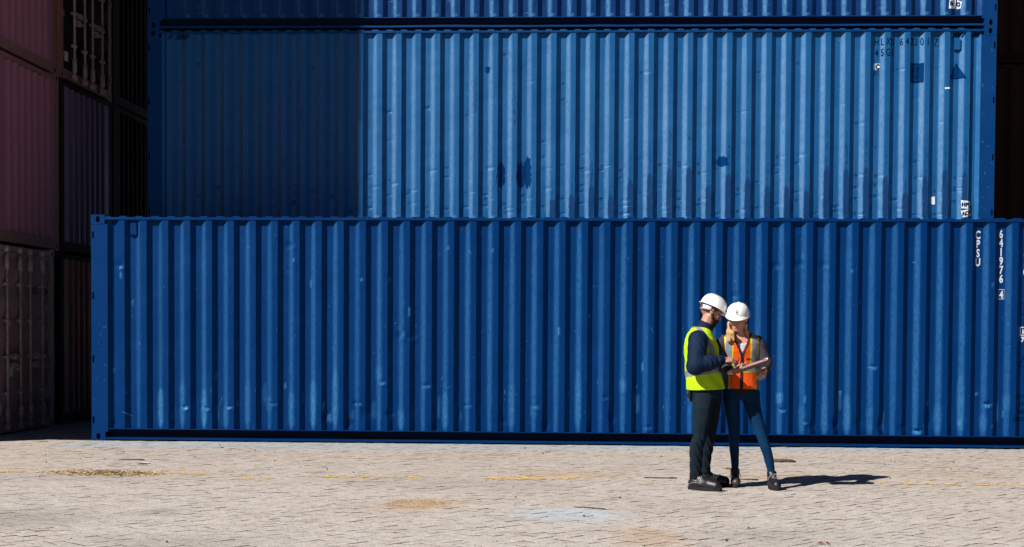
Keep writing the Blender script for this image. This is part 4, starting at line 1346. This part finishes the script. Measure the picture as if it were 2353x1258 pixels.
def shoe(parent, heel, toe, low, mat, lacemat, ankle, top, W=.045, bootr=None):
    """heel and toe: ground points; top: height of the collar"""
    heel = np.array(heel); toe = np.array(toe)
    d = toe - heel; L = np.linalg.norm(d); d /= L; s_ = np.array((-d[1], d[0], 0))
    lo = np.minimum(heel, toe) - .09; hi = np.maximum(heel, toe) + .09; lo[2] = -.01; hi[2] = top + .05
    hi[:2] = np.maximum(hi[:2], np.array(ankle[:2]) + .08); lo[:2] = np.minimum(lo[:2], np.array(ankle[:2]) - .08)
    g = Grid(lo, hi, .0055)
    P = lambda t, z: heel + d * (t * L) + np.array((0, 0, z))
    g.chain([P(.13, .062), P(.40, .060), P(.66, .054), P(.85, .047)], [W * .92, W * .96, W * 1.10, W * 1.0], .012)
    an = np.array(ankle, float)
    g.cone(P(.20, .06), (an[0], an[1], top - .02), W * .88, W * .98 if bootr is None else bootr, .018)
    g.cone(P(.62, .062), (an[0] + d[0] * .012, an[1] + d[1] * .012, top - .03), W * .62, W * .74 if bootr is None else bootr * .85, .018)
    for q in (.32, .48): g.cone(P(q, .06), P(q, .092 - .03 * (q - .32) / .16), W * .75, W * .66, .012)
    g.half(2, .022, 'above').half(2, top, 'below')
    V, F = g.verts_faces()
    o = put('shoe', mesh_vf('shoe', V, F), mat, parent)
    mb = MB()
    n = 28; pts = []
    for k in range(n):
        a = 2 * math.pi * k / n
        c, q = math.cos(a), math.sin(a)
        t = .5 + .53 * c
        w = W * (1.02 + .13 * math.sin(max(0, min(1, (t - .4) / .5)) * math.pi)) * (abs(q) ** .7) * (1 if q > 0 else -1)
        w = w * (1.0 if t > .3 else .93)
        p_ = heel + d * t * L + s_ * w
        pts.append(p_)
    for (z0, z1, k0, k1) in ((.0005, .026, .985, 1.0), (.026, .033, 1.0, .97)):
        c0 = heel + d * L * .5
        for k in range(n):
            j = (k + 1) % n
            a0, a1 = c0 + (pts[k] - c0) * k0, c0 + (pts[j] - c0) * k0
            b0, b1 = c0 + (pts[k] - c0) * k1, c0 + (pts[j] - c0) * k1
            mb.quad((a0[0], a0[1], z0), (a1[0], a1[1], z0), (b1[0], b1[1], z1), (b0[0], b0[1], z1))
    mb.poly([(q[0], q[1], .0005) for q in reversed(pts)])
    put('sole', mb.mesh('sole'), M['sole'], o)
    # laces over the instep
    mb = MB()
    a0, a1 = P(.66, .088), np.array((an[0] + d[0] * (.052 if bootr is None else .045), an[1] + d[1] * (.052 if bootr is None else .045), top - .025))
    for k in range(6):
        c = a0 + (a1 - a0) * (k / 5)
        w = W * (.50 - .12 * k / 5)
        nrm = np.array((d[0] * .3, d[1] * .3, .6)) * .014
        mb.tube([c - s_ * w - nrm * .6, c - s_ * w * .4 + nrm * .45, c + s_ * w * .4 + nrm * .5 + (a1 - a0) * .06, c + s_ * w - nrm * .4 + (a1 - a0) * .09], .0032, 5)
    for sgn in (-1, 1):
        mb.tube([a1 + np.array((d[0], d[1], 0)) * .008, a1 + s_ * sgn * .025 + d * .02, a1 + s_ * sgn * .045 + d * .022 - np.array((0, 0, .03)), a1 + s_ * sgn * .052 + d * .015 - np.array((0, 0, .055))], .003, 5)
    put('lace', mb.mesh('lace', True), lacemat, o)
    if low:
        mb = MB()
        for t0, t1 in ((.05, .55),):
            pts2 = [P(t0 + (t1 - t0) * k / 8, .052 + .018 * math.sin(k / 8 * math.pi * .9)) - s_ * W * (.93 + .10 * math.sin(k / 8 * math.pi)) for k in range(9)]
            mb.tube(pts2, .0022, 4)
        pts2 = [P(.60 + .08 * math.cos(q), .062 + .02 * math.sin(q)) - s_ * W * .90 + s_ * W * .7 * (q / 3) for q in np.linspace(0, 3, 7)]
        mb.tube(pts2, .002, 4)
        put('stitching', mb.mesh('stitching', True), M['seam'], o)
    return o

# ---- the man ----------------------------------------------------------------
man = empty('person', (7.40, -5.15, 0), 'man in a lime yellow vest, navy jacket and white hard hat, writing', 'person', 'people with the clipboard')
hf, hr, hu = frame3((.885, .20, -.42))
hC = np.array((.056, .145, 1.630))
TC = .12
torso_m = [(.84, .015, TC, .135, .165), (.92, .012, TC, .140, .165), (1.0, .004, TC, .142, .168), (1.1, -.006, TC, .138, .172), (1.2, -.014, TC, .138, .182), (1.3, -.026, TC, .135, .195),
           (1.37, -.036, TC, .118, .195), (1.42, -.036, TC, .096, .155), (1.46, -.024, TC, .075, .095), (1.49, -.010, TC, .064, .070)]
tcy = lambda z: .085 + .045 * max(0, min(1, (z - .95) / .4))
torso_m = [(z, a, tcy(z), b, c) for (z, a, _y, b, c) in torso_m]
shR, elR, wrR = np.array((-.075, -.085, 1.365)), np.array((-.100, -.19, 1.135)), np.array((.135, -.165, 1.187))
shL, elL, wrL = np.array((-.055, .305, 1.385)), np.array((-.06, .33, 1.10)), np.array((.06, .30, .88))
g = Grid((-.27, -.33, -.0), (.40, .46, 1.80), .0058)
g.rings(torso_m, .02, grow=-.022)
g.cone((-.012, TC, 1.44), (.045, TC + .012, 1.58), .060, .058, .03)
head_sdf(g, hC, hf, hr, hu)
g.chain([shR, elR, wrR], [.050, .040, .029], .02)
g.chain([shL, elL, wrL], [.050, .040, .029], .02)
hand_sdf(g, wrR, (.97, .10, .05), (.05, .45, -.9), (0, 1, .3), (.42, .50, .62, .72), .5, 1.02, pinch=True)
hand_sdf(g, wrL, (.15, -.05, -1), (.2, -1, 0), (1, 0, 0), (.3, .35, .4, .45), .5, 1.0)
legN = [(.94, .004, .020, .094, .094), (.87, .002, .010, .098, .098), (.75, -.018, -.018, .088, .094), (.62, -.030, -.030, .076, .082), (.50, -.040, -.040, .066, .070), (.40, -.075, -.036, .063, .066), (.25, -.080, -.028, .054, .060), (.10, -.078, -.022, .055, .058)]
legF = [(.94, .040, .170, .105, .100), (.87, .060, .172, .105, .100), (.75, .068, .185, .092, .096), (.62, .062, .200, .084, .084), (.50, .056, .215, .072, .072), (.40, .044, .228, .062, .066), (.25, .030, .250, .052, .060), (.13, .030, .265, .048, .056)]
for lg in (legN, legF):
    g.rings(lg, .02, grow=-.016)
    g.cone((lg[-1][1], lg[-1][2], .13), (lg[-1][1] + .02, lg[-1][2], .06), .030, .020, .005)
Vb, Fb = g.verts_faces()
put('body', mesh_vf('body', Vb, Fb), M['skin_m'], man)
# jacket
g = Grid((-.27, -.33, .82), (.26, .46, 1.60), .0062)
fold_t = torus_fold(.0045, 38, 2, .3, .9)
_f1 = torus_fold(.0050, 47, 2, 1.0, 1.9); _f2 = torus_fold(.0035, 83, 0, 0.4, .5)
fold_s = lambda X, Y, Z, t: _f1(X, Y, Z, t) * np.cos(21 * Y + 9 * X + 1.0) + _f2(X, Y, Z, t)
g.rings(torso_m, .02, fold=fold_t)
g.cone(shR, elR, .092, .078, .03, fold=fold_s); g.cone(elR, wrR * .5 + elR * .5, .076, .068, .02, fold=fold_s); g.cone(wrR * .5 + elR * .5, wrR - np.array((.01, 0, 0)), .068, .047, .02, fold=fold_s)
g.ell(elR + np.array((-.008, 0, -.008)), (.074, .068, .072), .03)
g.cone(shL, elL, .074, .066, .03, fold=fold_s); g.cone(elL, wrL, .062, .044, .02, fold=fold_s)
g.cone((-.02, TC, 1.42), (.012, TC, 1.495), .080, .076, .03)
g.cone((.008, TC, 1.485), (.065, TC, 1.62), .060, .075, .006, op='sub')
Vj, Fj = g.verts_faces()
put('jacket', mesh_vf('jacket', Vj, Fj), M['navy'], man)
cf = MB(); dwr = (wrR - elR) / np.linalg.norm(wrR - elR)
cf.tube([wrR - dwr * .035, wrR - dwr * .012, wrR + dwr * .006], [.048, .0465, .043], 20)
put('cuff', cf.mesh('cuff', True), M['navy'], man)
# vest
vest_m = [(.885, .015, TC, .170, .195), (.93, .012, TC, .172, .195), (1.0, .0, TC, .168, .198), (1.1, -.010, TC, .163, .200), (1.2, -.020, TC, .160, .205), (1.3, -.028, TC, .158, .212),
          (1.37, -.036, TC, .140, .212), (1.42, -.040, TC, .118, .175), (1.46, -.030, TC, .098, .120), (1.49, -.022, TC, .088, .092)]
vest_m = [(z, a, tcy(z), b, c) for (z, a, _y, b, c) in vest_m]
g = Grid((-.30, -.22, .85), (.28, .42, 1.53), .0060)
g.rings(vest_m, .01, fold=torus_fold(.0055, 34, 2, 2.0, 1.3, .85, 1.3))
g.cut(lambda X, Y, Z: (.905 + .05 * (X + .15) - .0 * Y) - Z)
for sh, el, sg in ((shR, elR, -1), (shL, elL, 1)):
    g.chain([sh + np.array((.0, sg * .09, .045)), sh + np.array((-.015, sg * .06, -.06)), sh * .4 + el * .6 + np.array((-.015, sg * .06, 0))], [.070, .088, .082], .004, op='sub')
g.cone((-.03, TC, 1.47), (.06, TC, 1.54), .084, .10, .004, op='sub')
g.cone((.13, TC, 1.40), (.17, TC, 1.25), .055, .012, .004, op='sub')
Vv, Fv = g.verts_faces()
vest = put('safety_vest', mesh_vf('safety_vest', Vv, Fv), M['lime'], man)
skin_piece('reflective_tape', Vv, Fv, lambda C, n: (np.abs(C[:, 2] - (1.082 + .16 * C[:, 0])) < .026) & ((np.abs(n[:, 2]) < .8)), .0035, M['greytape'], vest)
skin_piece('reflective_tape', Vv, Fv, lambda C, n: (np.abs(C[:, 0] - np.interp(C[:, 2], [1.11, 1.2, 1.3, 1.40, 1.46, 1.5], [.082, .075, .045, -.008, -.05, -.09])) < .024) & (C[:, 1] < TC - .02) & (C[:, 2] > 1.115) & (n[:, 2] > -.3), .0035, M['greytape'], vest)
skin_piece('reflective_tape', Vv, Fv, lambda C, n: (np.abs(C[:, 1] - (TC + .118)) < .024) & (C[:, 2] > 1.115) & (n[:, 2] > -.3), .0035, M['greytape'], vest)
# trousers
g = Grid((-.20, -.16, .07), (.22, .36, .97), .0062)
fl1 = torus_fold(.0055, 66, 2, .4, 1.6, .0, .52); fl2 = torus_fold(.004, 30, 2, 1.4, -1.2, .45, .95)
ff = lambda X, Y, Z, t: fl1(X, Y, Z, t) + fl2(X, Y, Z, t)
g.rings(legN, .02, fold=ff); g.rings(legF, .012, fold=ff)
g.rings([(.80, .012, TC, .14, .165), (.96, .012, TC, .150, .172)], .03, fold=fl2)
g.cut(lambda X, Y, Z: (.098 + .025 * (Y > .12)) - Z)
Vt, Ft = g.verts_faces()
put('trousers', mesh_vf('trousers', Vt, Ft), M['trouser'], man)
pk = MB(); pk.box(-.165, -.125, .0, .07, .835, .895)
bevel(put('tool_pouch', pk.mesh('tool_pouch'), M['leather'], man), .01)
shoe(man, (-.135, .015, 0), (.135, -.185, 0), True, M['leather'], M['lace'], (-.072, -.024), .150, .050)
shoe(man, (-.02, .265, 0), (.255, .290, 0), True, M['leather'], M['darklace'], (.036, .268), .145, .049)
# head dressing
def PM_(a, b, c): return hC + a * hf + b * hr + c * hu
Mh = np.array([hf, hr, hu])
g = Grid(hC - .17, hC + .17, .0052)
g.ell(PM_(-.012, 0, .030), (.1025, .0795, .0965), .004, M_=Mh)
g.cut(lambda X, Y, Z: -(((X - hC[0]) * hu[0] + (Y - hC[1]) * hu[1] + (Z - hC[2]) * hu[2]) + .030 - .75 * np.maximum(0, ((X - hC[0]) * hf[0] + (Y - hC[1]) * hf[1] + (Z - hC[2]) * hf[2]) + .02)))
g.cut(lambda X, Y, Z: ((X - hC[0]) * hf[0] + (Y - hC[1]) * hf[1] + (Z - hC[2]) * hf[2]) - .055)
V, F = g.verts_faces(); put('hair', mesh_vf('hair', V, F), M['hair_m'], man)
g = Grid(hC - .17, hC + .17, .0052)
for s_ in (-1, 1):
    g.chain([PM_(.010, s_ * .071, -.010), PM_(.016, s_ * .066, -.045), PM_(.040, s_ * .050, -.085), PM_(.075, s_ * .020, -.110)], [.007, .013, .018, .022], .012)
    g.cone(PM_(.045, s_ * .052, -.055), PM_(.075, s_ * .035, -.075), .014, .014, .015)
g.ell(PM_(.074, 0, -.108), (.026, .030, .022), .015, M_=Mh)
g.cone(PM_(.096, -.028, -.060), PM_(.100, 0, -.052), .0085, .009, .01); g.cone(PM_(.096, .028, -.060), PM_(.100, 0, -.052), .0085, .009, .01)
g.cone(PM_(.090, -.032, -.062), PM_(.082, -.030, -.095), .012, .014, .01); g.cone(PM_(.090, .032, -.062), PM_(.082, .030, -.095), .012, .014, .01)
V, F = g.verts_faces(); put('beard', mesh_vf('beard', V, F), M['beard'], man)
for s_ in (-1, 1):
    mb = MB(); mb.tube([PM_(.094, s_ * .016, .021), PM_(.094, s_ * .032, .026), PM_(.084, s_ * .048, .020)], [.004, .005, .003], 6)
    put('eyebrow', mb.mesh('eyebrow', True), M['brow'], man)
    mb = MB(); mb.tube([PM_(.0885, s_ * .022, .002), PM_(.0905, s_ * .032, .004), PM_(.085, s_ * .043, .002)], [.003, .0055, .003], 6)
    put('eye', mb.mesh('eye', True), M['eye'], man)
hat, hs, hW = helmet('hard_hat', hC + .004 * hu, hf, hr, hu, man, 1.0, .036)
mb = MB()
ring0 = []
for k in range(21):
    th = math.pi * (.58 + .84 * k / 20)
    for z in (.034, -.004):
        ring0.append(tuple(hC + (.112 - .01 * (z < 0)) * math.cos(th) * hf + .094 * math.sin(th) * hr + (z - .014 * abs(math.cos(th)) ** 2) * hu))
for k in range(20):
    mb.quad(ring0[2 * k], ring0[2 * k + 2], ring0[2 * k + 3], ring0[2 * k + 1])
o = put('head_band', mb.mesh('head_band', True), M['strap'], hat)
md = o.modifiers.new('s', 'SOLIDIFY'); md.thickness = .004

# ---- the woman ---------------------------------------------------------------
wom = empty('person', (7.75, -5.0, 0), 'blond woman in an orange vest and white hard hat with emblem, holding the clipboard', 'person', 'people with the clipboard')
wf, wr_, wu = frame3((-.26, -.93, -.27), (.06, 0, 1))
wC = np.array((-.048, -.055, 1.564))
WC = .0
wcy = lambda z: .075 - .15 * max(0, min(.5, z - .9))
torso_w = [(.86, -.002, WC, .150, .105), (.92, .0, WC, .146, .105), (1.0, .004, WC, .138, .100), (1.1, .006, WC, .132, .098), (1.2, .0, WC, .138, .104), (1.27, -.006, WC, .150, .110), (1.34, -.012, WC, .166, .100),
           (1.385, -.014, WC, .150, .078), (1.42, -.014, WC, .090, .062), (1.44, -.014, WC, .058, .054)]
s1, e1, w1 = np.array((.145, .005, 1.352)), np.array((.222, -.01, 1.145)), np.array((.190, -.130, 1.095))
s2, e2, w2 = np.array((-.175, .005, 1.352)), np.array((-.245, -.03, 1.14)), np.array((-.120, -.250, 1.082))
torso_w = [(z, a, wcy(z), b, c) for (z, a, _y, b, c) in torso_w]
g = Grid((-.36, -.36, 0), (.40, .36, 1.72), .0056)
g.rings(torso_w, .02, grow=-.015)
g.cone((-.016, WC, 1.40), (-.040, -.045, 1.505), .048, .046, .03)
head_sdf(g, wC, wf, wr_, wu, .93, True)
g.chain([s1, e1, w1], [.044, .034, .025], .02); g.chain([s2, e2, w2], [.044, .034, .025], .02)
hand_sdf(g, w1, (-.28, -.62, -.55), (-.55, .2, -.6), (-.6, -.4, .4), (.6, .7, .75, .8), .5, .80)
hand_sdf(g, w2, (.93, -.12, .30), (-.25, .25, .95), (.1, .9, .2), (.35, .40, .45, .5), .6, .92)
lR = [(.92, -.065, .075, .085, .095), (.86, -.078, .075, .082, .098), (.80, -.085, .075, .076, .092), (.70, -.075, .080, .068, .080), (.56, -.058, .090, .056, .064), (.48, -.054, .100, .051, .056), (.38, -.052, .135, .046, .055), (.28, -.040, .165, .040, .050), (.17, -.034, .190, .032, .038), (.10, -.034, .195, .034, .04)]
lL = [(.92, .070, .075, .095, .095), (.86, .085, .072, .090, .098), (.80, .096, .070, .082, .092), (.70, .120, .050, .070, .080), (.56, .165, .020, .058, .064), (.48, .190, .0, .052, .056), (.38, .222, -.012, .050, .055), (.28, .252, -.020, .044, .050), (.17, .272, -.035, .035, .040), (.10, .280, -.04, .036, .04)]
for lg in (lR, lL):
    g.rings(lg, .02, grow=-.008)
g.cone((-.034, .19, .10), (-.036, .10, .05), .026, .02, .01); g.cone((.28, -.04, .10), (.29, -.13, .05), .026, .02, .01)
V, F = g.verts_faces()
put('body', mesh_vf('body', V, F), M['skin_w'], wom)
# white top
g = Grid((-.26, -.16, .84), (.26, .26, 1.47), .006)
g.rings(torso_w, .015, grow=-.006, fold=torus_fold(.003, 40, 2, .5, .8))
g.cut(lambda X, Y, Z: Z - (1.335 + 2.2 * (X + .014) ** 2 + np.where(Y > WC, .10, 0)))
V, F = g.verts_faces(); put('top', mesh_vf('top', V, F), M['whitetop'], wom)
# sleeves of the grey pullover
fs = torus_fold(.0055, 60, 2, .2, .9)
for (s_, e_, w_, cw) in ((s1, e1, w1, -.02), (s2, e2, w2, -.02)):
    g = Grid(np.minimum(np.minimum(s_, e_), w_) - .10, np.maximum(np.maximum(s_, e_), w_) + .10, .006)
    g.cone(s_, e_, .060, .053, .02, fold=fs)
    dd = (w_ - e_) / np.linalg.norm(w_ - e_)
    g.cone(e_, w_ - dd * .045, .053, .042, .02, fold=fs)
    V, F = g.verts_faces(); sl_ = put('sleeve', mesh_vf('sleeve', V, F), M['sleeve'], wom)
    mb = MB(); mb.tube([w_ - dd * .075, w_ - dd * .055, w_ - dd * .02, w_ - dd * .002], [.037, .0445, .042, .036], 20)
    put('cuff', mb.mesh('cuff', True), M['cuff'], sl_)
# vest
vest_w = [(.90, .004, WC, .168, .122), (1.0, .006, WC, .160, .116), (1.1, .010, WC, .154, .114), (1.2, .002, WC, .158, .120), (1.27, -.006, WC, .168, .124), (1.34, -.012, WC, .184, .114),
          (1.385, -.014, WC, .176, .092), (1.415, -.014, WC, .130, .076), (1.44, -.014, WC, .080, .066)]
vest_w = [(z, a, wcy(z), b, c) for (z, a, _y, b, c) in vest_w]
g = Grid((-.26, -.18, .86), (.26, .28, 1.48), .0056)
g.rings(vest_w, .008, fold=torus_fold(.0042, 32, 2, 1.0, 1.2, .86, 1.3))
g.cut(lambda X, Y, Z: (.918 - .02 * X) - Z)
for s_, e_, sg in ((s1, e1, 1), (s2, e2, -1)):
    g.chain([s_ + np.array((sg * .082, 0, .02)), s_ * .5 + e_ * .5 + np.array((sg * .055, 0, 0)), e_ + np.array((sg * .07, 0, 0))], [.046, .060, .060], .004, op='sub')
g.cone((-.016, WC, 1.42), (-.018, WC - .02, 1.50), .064, .075, .004, op='sub')
VX = -.012
vcut = lambda X, Y, Z: np.minimum(np.minimum((Z - 1.225) * .42 - np.abs(X - VX), (WC - .03) - Y), .03)
g.cut(vcut)
Vw, Fw = g.verts_faces()
vw = put('safety_vest', mesh_vf('safety_vest', Vw, Fw), M['orange'], wom)
fr = lambda C, n: (C[:, 1] < WC) & (n[:, 1] < .35)
def vt(cx, hw): return lambda C, n: (np.abs(C[:, 0] - cx - .10 * (1.25 - C[:, 2]) * np.sign(cx) * 0) < hw) & (C[:, 2] > 1.135) & ((n[:, 1] < .5) | (n[:, 2] > .5)) & (C[:, 1] < WC + .05)
for cx in (-.128, .104):
    skin_piece('yellow_edging', Vw, Fw, vt(cx, .040), .0028, M['yellowtape'], vw)
    skin_piece('reflective_tape', Vw, Fw, vt(cx, .027), .0050, M['greytape'], vw)
skin_piece('yellow_edging', Vw, Fw, lambda C, n: (np.abs(C[:, 2] - 1.105) < .036), .0028, M['yellowtape'], vw)
skin_piece('reflective_tape', Vw, Fw, lambda C, n: (np.abs(C[:, 2] - 1.105) < .026), .0050, M['greytape'], vw)
for sg in (-1, 1):
    skin_piece('side_edging', Vw, Fw, lambda C, n: (sg * (C[:, 0] - .004) > .118) & (C[:, 2] < 1.07), .0022, M['yellowtape'], vw)
    skin_piece('side_panel', Vw, Fw, lambda C, n: (sg * (C[:, 0] - .004) > .126) & (C[:, 2] < 1.07), .0042, M['darktape'], vw)
skin_piece('zip', Vw, Fw, lambda C, n: fr(C, n) & (np.abs(C[:, 0] - VX - .015 * (1.2 - C[:, 2])) < .012) & (C[:, 2] < 1.27), .0058, M['zip'], vw)
skin_piece('piping', Vw, Fw, lambda C, n: fr(C, n) & (C[:, 2] > 1.22) & (np.abs(np.abs(C[:, 0] - VX) - (C[:, 2] - 1.225) * .42 - .004) < .007), .0045, M['piping'], vw)
pr = MB()
for k in range(12):
    pr.box(.025 + k * .0042, .0282 + k * .0042, -.094, -.090, 1.196, 1.202)
o = put('chest_print', pr.mesh('chest_print'), M['piping'], vw)
o.location = (0, .0, 0)
# jeans
g = Grid((-.22, -.12, .13), (.36, .30, .97), .0058)
fj = torus_fold(.0028, 55, 2, .4, .7, 0, .5)
g.rings(lR, .016, fold=fj); g.rings(lL, .016, fold=fj)
g.rings([(.82, .004, .075, .150, .108), (.90, .003, .075, .152, .108), (.95, .002, .068, .146, .106)], .03)
g.cone((.02, .07, .80), (.02, .07, .70), .028, .02, .012, op='sub')
g.cut(lambda X, Y, Z: .145 - Z)
V, F = g.verts_faces(); put('jeans', mesh_vf('jeans', V, F), M['denim'], wom)
g = Grid((-.22, -.10, .84), (.22, .26, .96), .006)
g.rings([(.86, .004, .075, .158, .114), (.95, .004, .068, .158, .114)], .01, fold=torus_fold(.003, 40, 2, .5, .8))
V, F = g.verts_faces(); put('shirt_hem', mesh_vf('shirt_hem', V, F), M['cuff'], wom)
shoe(wom, (-.030, .235, 0), (-.042, .0, 0), False, M['brownleather'], M['darklace'], (-.034, .188), .165, .040, .043)
shoe(wom, (.272, .025, 0), (.315, -.215, 0), False, M['leather'], M['lace'], (.278, -.035), .165, .040, .043)
# head dressing
def PW(a, b, c): return wC + .93 * (a * wf + b * wr_ + c * wu)
g = Grid((-.26, -.24, 1.30), (.18, .22, 1.72), .0052)
Mw = np.array([wf, wr_, wu])
hfold = lambda X, Y, Z, t: .003 * np.sin(140 * X + 20 * Z) * np.cos(90 * Y)
g.ell(PW(-.030, 0, .030), np.array((.094, .084, .096)) * .95, .01, M_=Mw)
g.chain([PW(-.01, -.074, .02), (-.114, -.07, 1.51), (-.122, -.09, 1.44), (-.130, -.105, 1.365)], [.026, .029, .031, .024], .02, fold=hfold)
g.chain([PW(.035, -.068, .03), (-.104, -.112, 1.51), (-.104, -.125, 1.43), (-.092, -.13, 1.365)], [.014, .016, .016, .010], .015, fold=hfold)
g.chain([PW(-.01, .072, .02), (.022, -.05, 1.505), (.030, -.065, 1.44), (.046, -.07, 1.395)], [.018, .015, .013, .010], .02, fold=hfold)
g.chain([PW(-.07, 0, -.02), (-.04, .03, 1.475), (-.03, .07, 1.39)], [.07, .068, .05], .03, fold=hfold)
g.ell(PW(.085, .0, -.035), np.array((.050, .066, .085)), .006, op='sub', M_=Mw)
V, F = g.verts_faces(); put('hair', mesh_vf('hair', V, F), M['blond'], wom)
for s_ in (-1, 1):
    mb = MB(); mb.tube([PW(.094, s_ * .014, .020), PW(.094, s_ * .032, .025), PW(.084, s_ * .047, .019)], [.0028, .0034, .002], 6)
    put('eyebrow', mb.mesh('eyebrow', True), M['brow'], wom)
    mb = MB(); mb.tube([PW(.0885, s_ * .021, .001), PW(.0905, s_ * .032, .002), PW(.085, s_ * .044, .001)], [.0025, .0045, .003], 6)
    put('eye', mb.mesh('eye', True), M['eye'], wom)
mb = MB(); mb.tube([PW(.089, -.021, -.066), PW(.0945, -.008, -.064), PW(.0945, .008, -.064), PW(.089, .021, -.066)], [.003, .0052, .0052, .003], 8)
mb.tube([PW(.088, -.018, -.072), PW(.0935, 0, -.076), PW(.088, .018, -.072)], [.003, .0055, .003], 8)
put('lips', mb.mesh('lips', True), M['lip'], wom)
hat2, hs2, hW2 = helmet('hard_hat', wC + .006 * wu, wf, wr_, wu, wom, .92, .030)
mb = MB()
def on_hat(dx, dz):
    """point on the front of the shell: dx sideways, dz up, in metres"""
    th = dx / .115 - .05; v = .34 + dz / .16
    return Vector(hW2(hs2(th, v))) + Vector(wf) * .0025
n = 24
for k in range(n):
    a0, a1 = 2 * math.pi * k / n, 2 * math.pi * (k + 1) / n
    mb.quad(*[on_hat(r_ * math.cos(a), r_ * math.sin(a)) for (r_, a) in ((.0165, a0), (.0165, a1), (.0125, a1), (.0125, a0))])
for (x0, x1, z0, z1) in ((-.0028, .0028, -.009, .005), (-.0022, .0022, .0065, .010), (-.006, .006, -.0105, -.0085)):
    mb.quad(on_hat(x0, z0), on_hat(x1, z0), on_hat(x1, z1), on_hat(x0, z1))
put('emblem', mb.mesh('emblem'), M['emblem'], hat2)
mb = MB()
for k in range(8):
    x = -.021 + k * .0054
    mb.quad(on_hat(x, -.027), on_hat(x + .0036, -.027), on_hat(x + .0036, -.0225), on_hat(x, -.0225))
put('emblem_lettering', mb.mesh('emblem_lettering'), M['emblem'], hat2)

# ---- what they hold ------------------------------------------------------------
bu = Vector((.945, 0.02, .325)).normalized()
bv = Vector((-.02, .97, .006)); bv = (bv - bu * bv.dot(bu)).normalized()
bn = bu.cross(bv)
bc = Vector((7.787, -5.315, 1.142))
cb = empty('clipboard', tuple(bc), 'brown clipboard with pink papers, held between the man and the woman', 'clipboard')
cb.rotation_euler = Matrix((bu, bv, bn)).transposed().to_euler()
mb = MB(); mb.box(-.165, .165, -.120, .120, -.026, 0)
bevel(put('board', mb.mesh('board'), M['board'], cb), .003)
mb = MB()
for k in range(3):
    mb.box(-.085 + .004 * k, .148 + .0015 * k, -.105 + .002 * k, .108, .0006 + k * .0016, .0018 + k * .0016)
put('papers', mb.mesh('papers'), M['sheet'], cb)
mb = MB(); mb.box(.118, .155, -.06, .06, .0055, .0095); mb.tube([(.155, -.055, .004), (.163, -.055, .014), (.163, .055, .014), (.155, .055, .004)], .004, 8); mb.box(.135, .165, -.02, .02, .009, .020)
bevel(put('clip', mb.mesh('clip'), M['clip'], cb), .002)
pen0 = Vector((7.40, -5.15, 0)) + Vector((.275, -.150, 1.158)); pen1 = pen0 + Vector((.035, -.015, .105))
mb = MB(); mb.tube([pen0, pen0 + (pen1 - pen0) * .12, pen1], [.0015, .005, .005], 10)
tag(put('pen', mb.mesh('pen', True), M['pen']), 'dark pen held in the right hand of the man above the clipboard', 'pen')
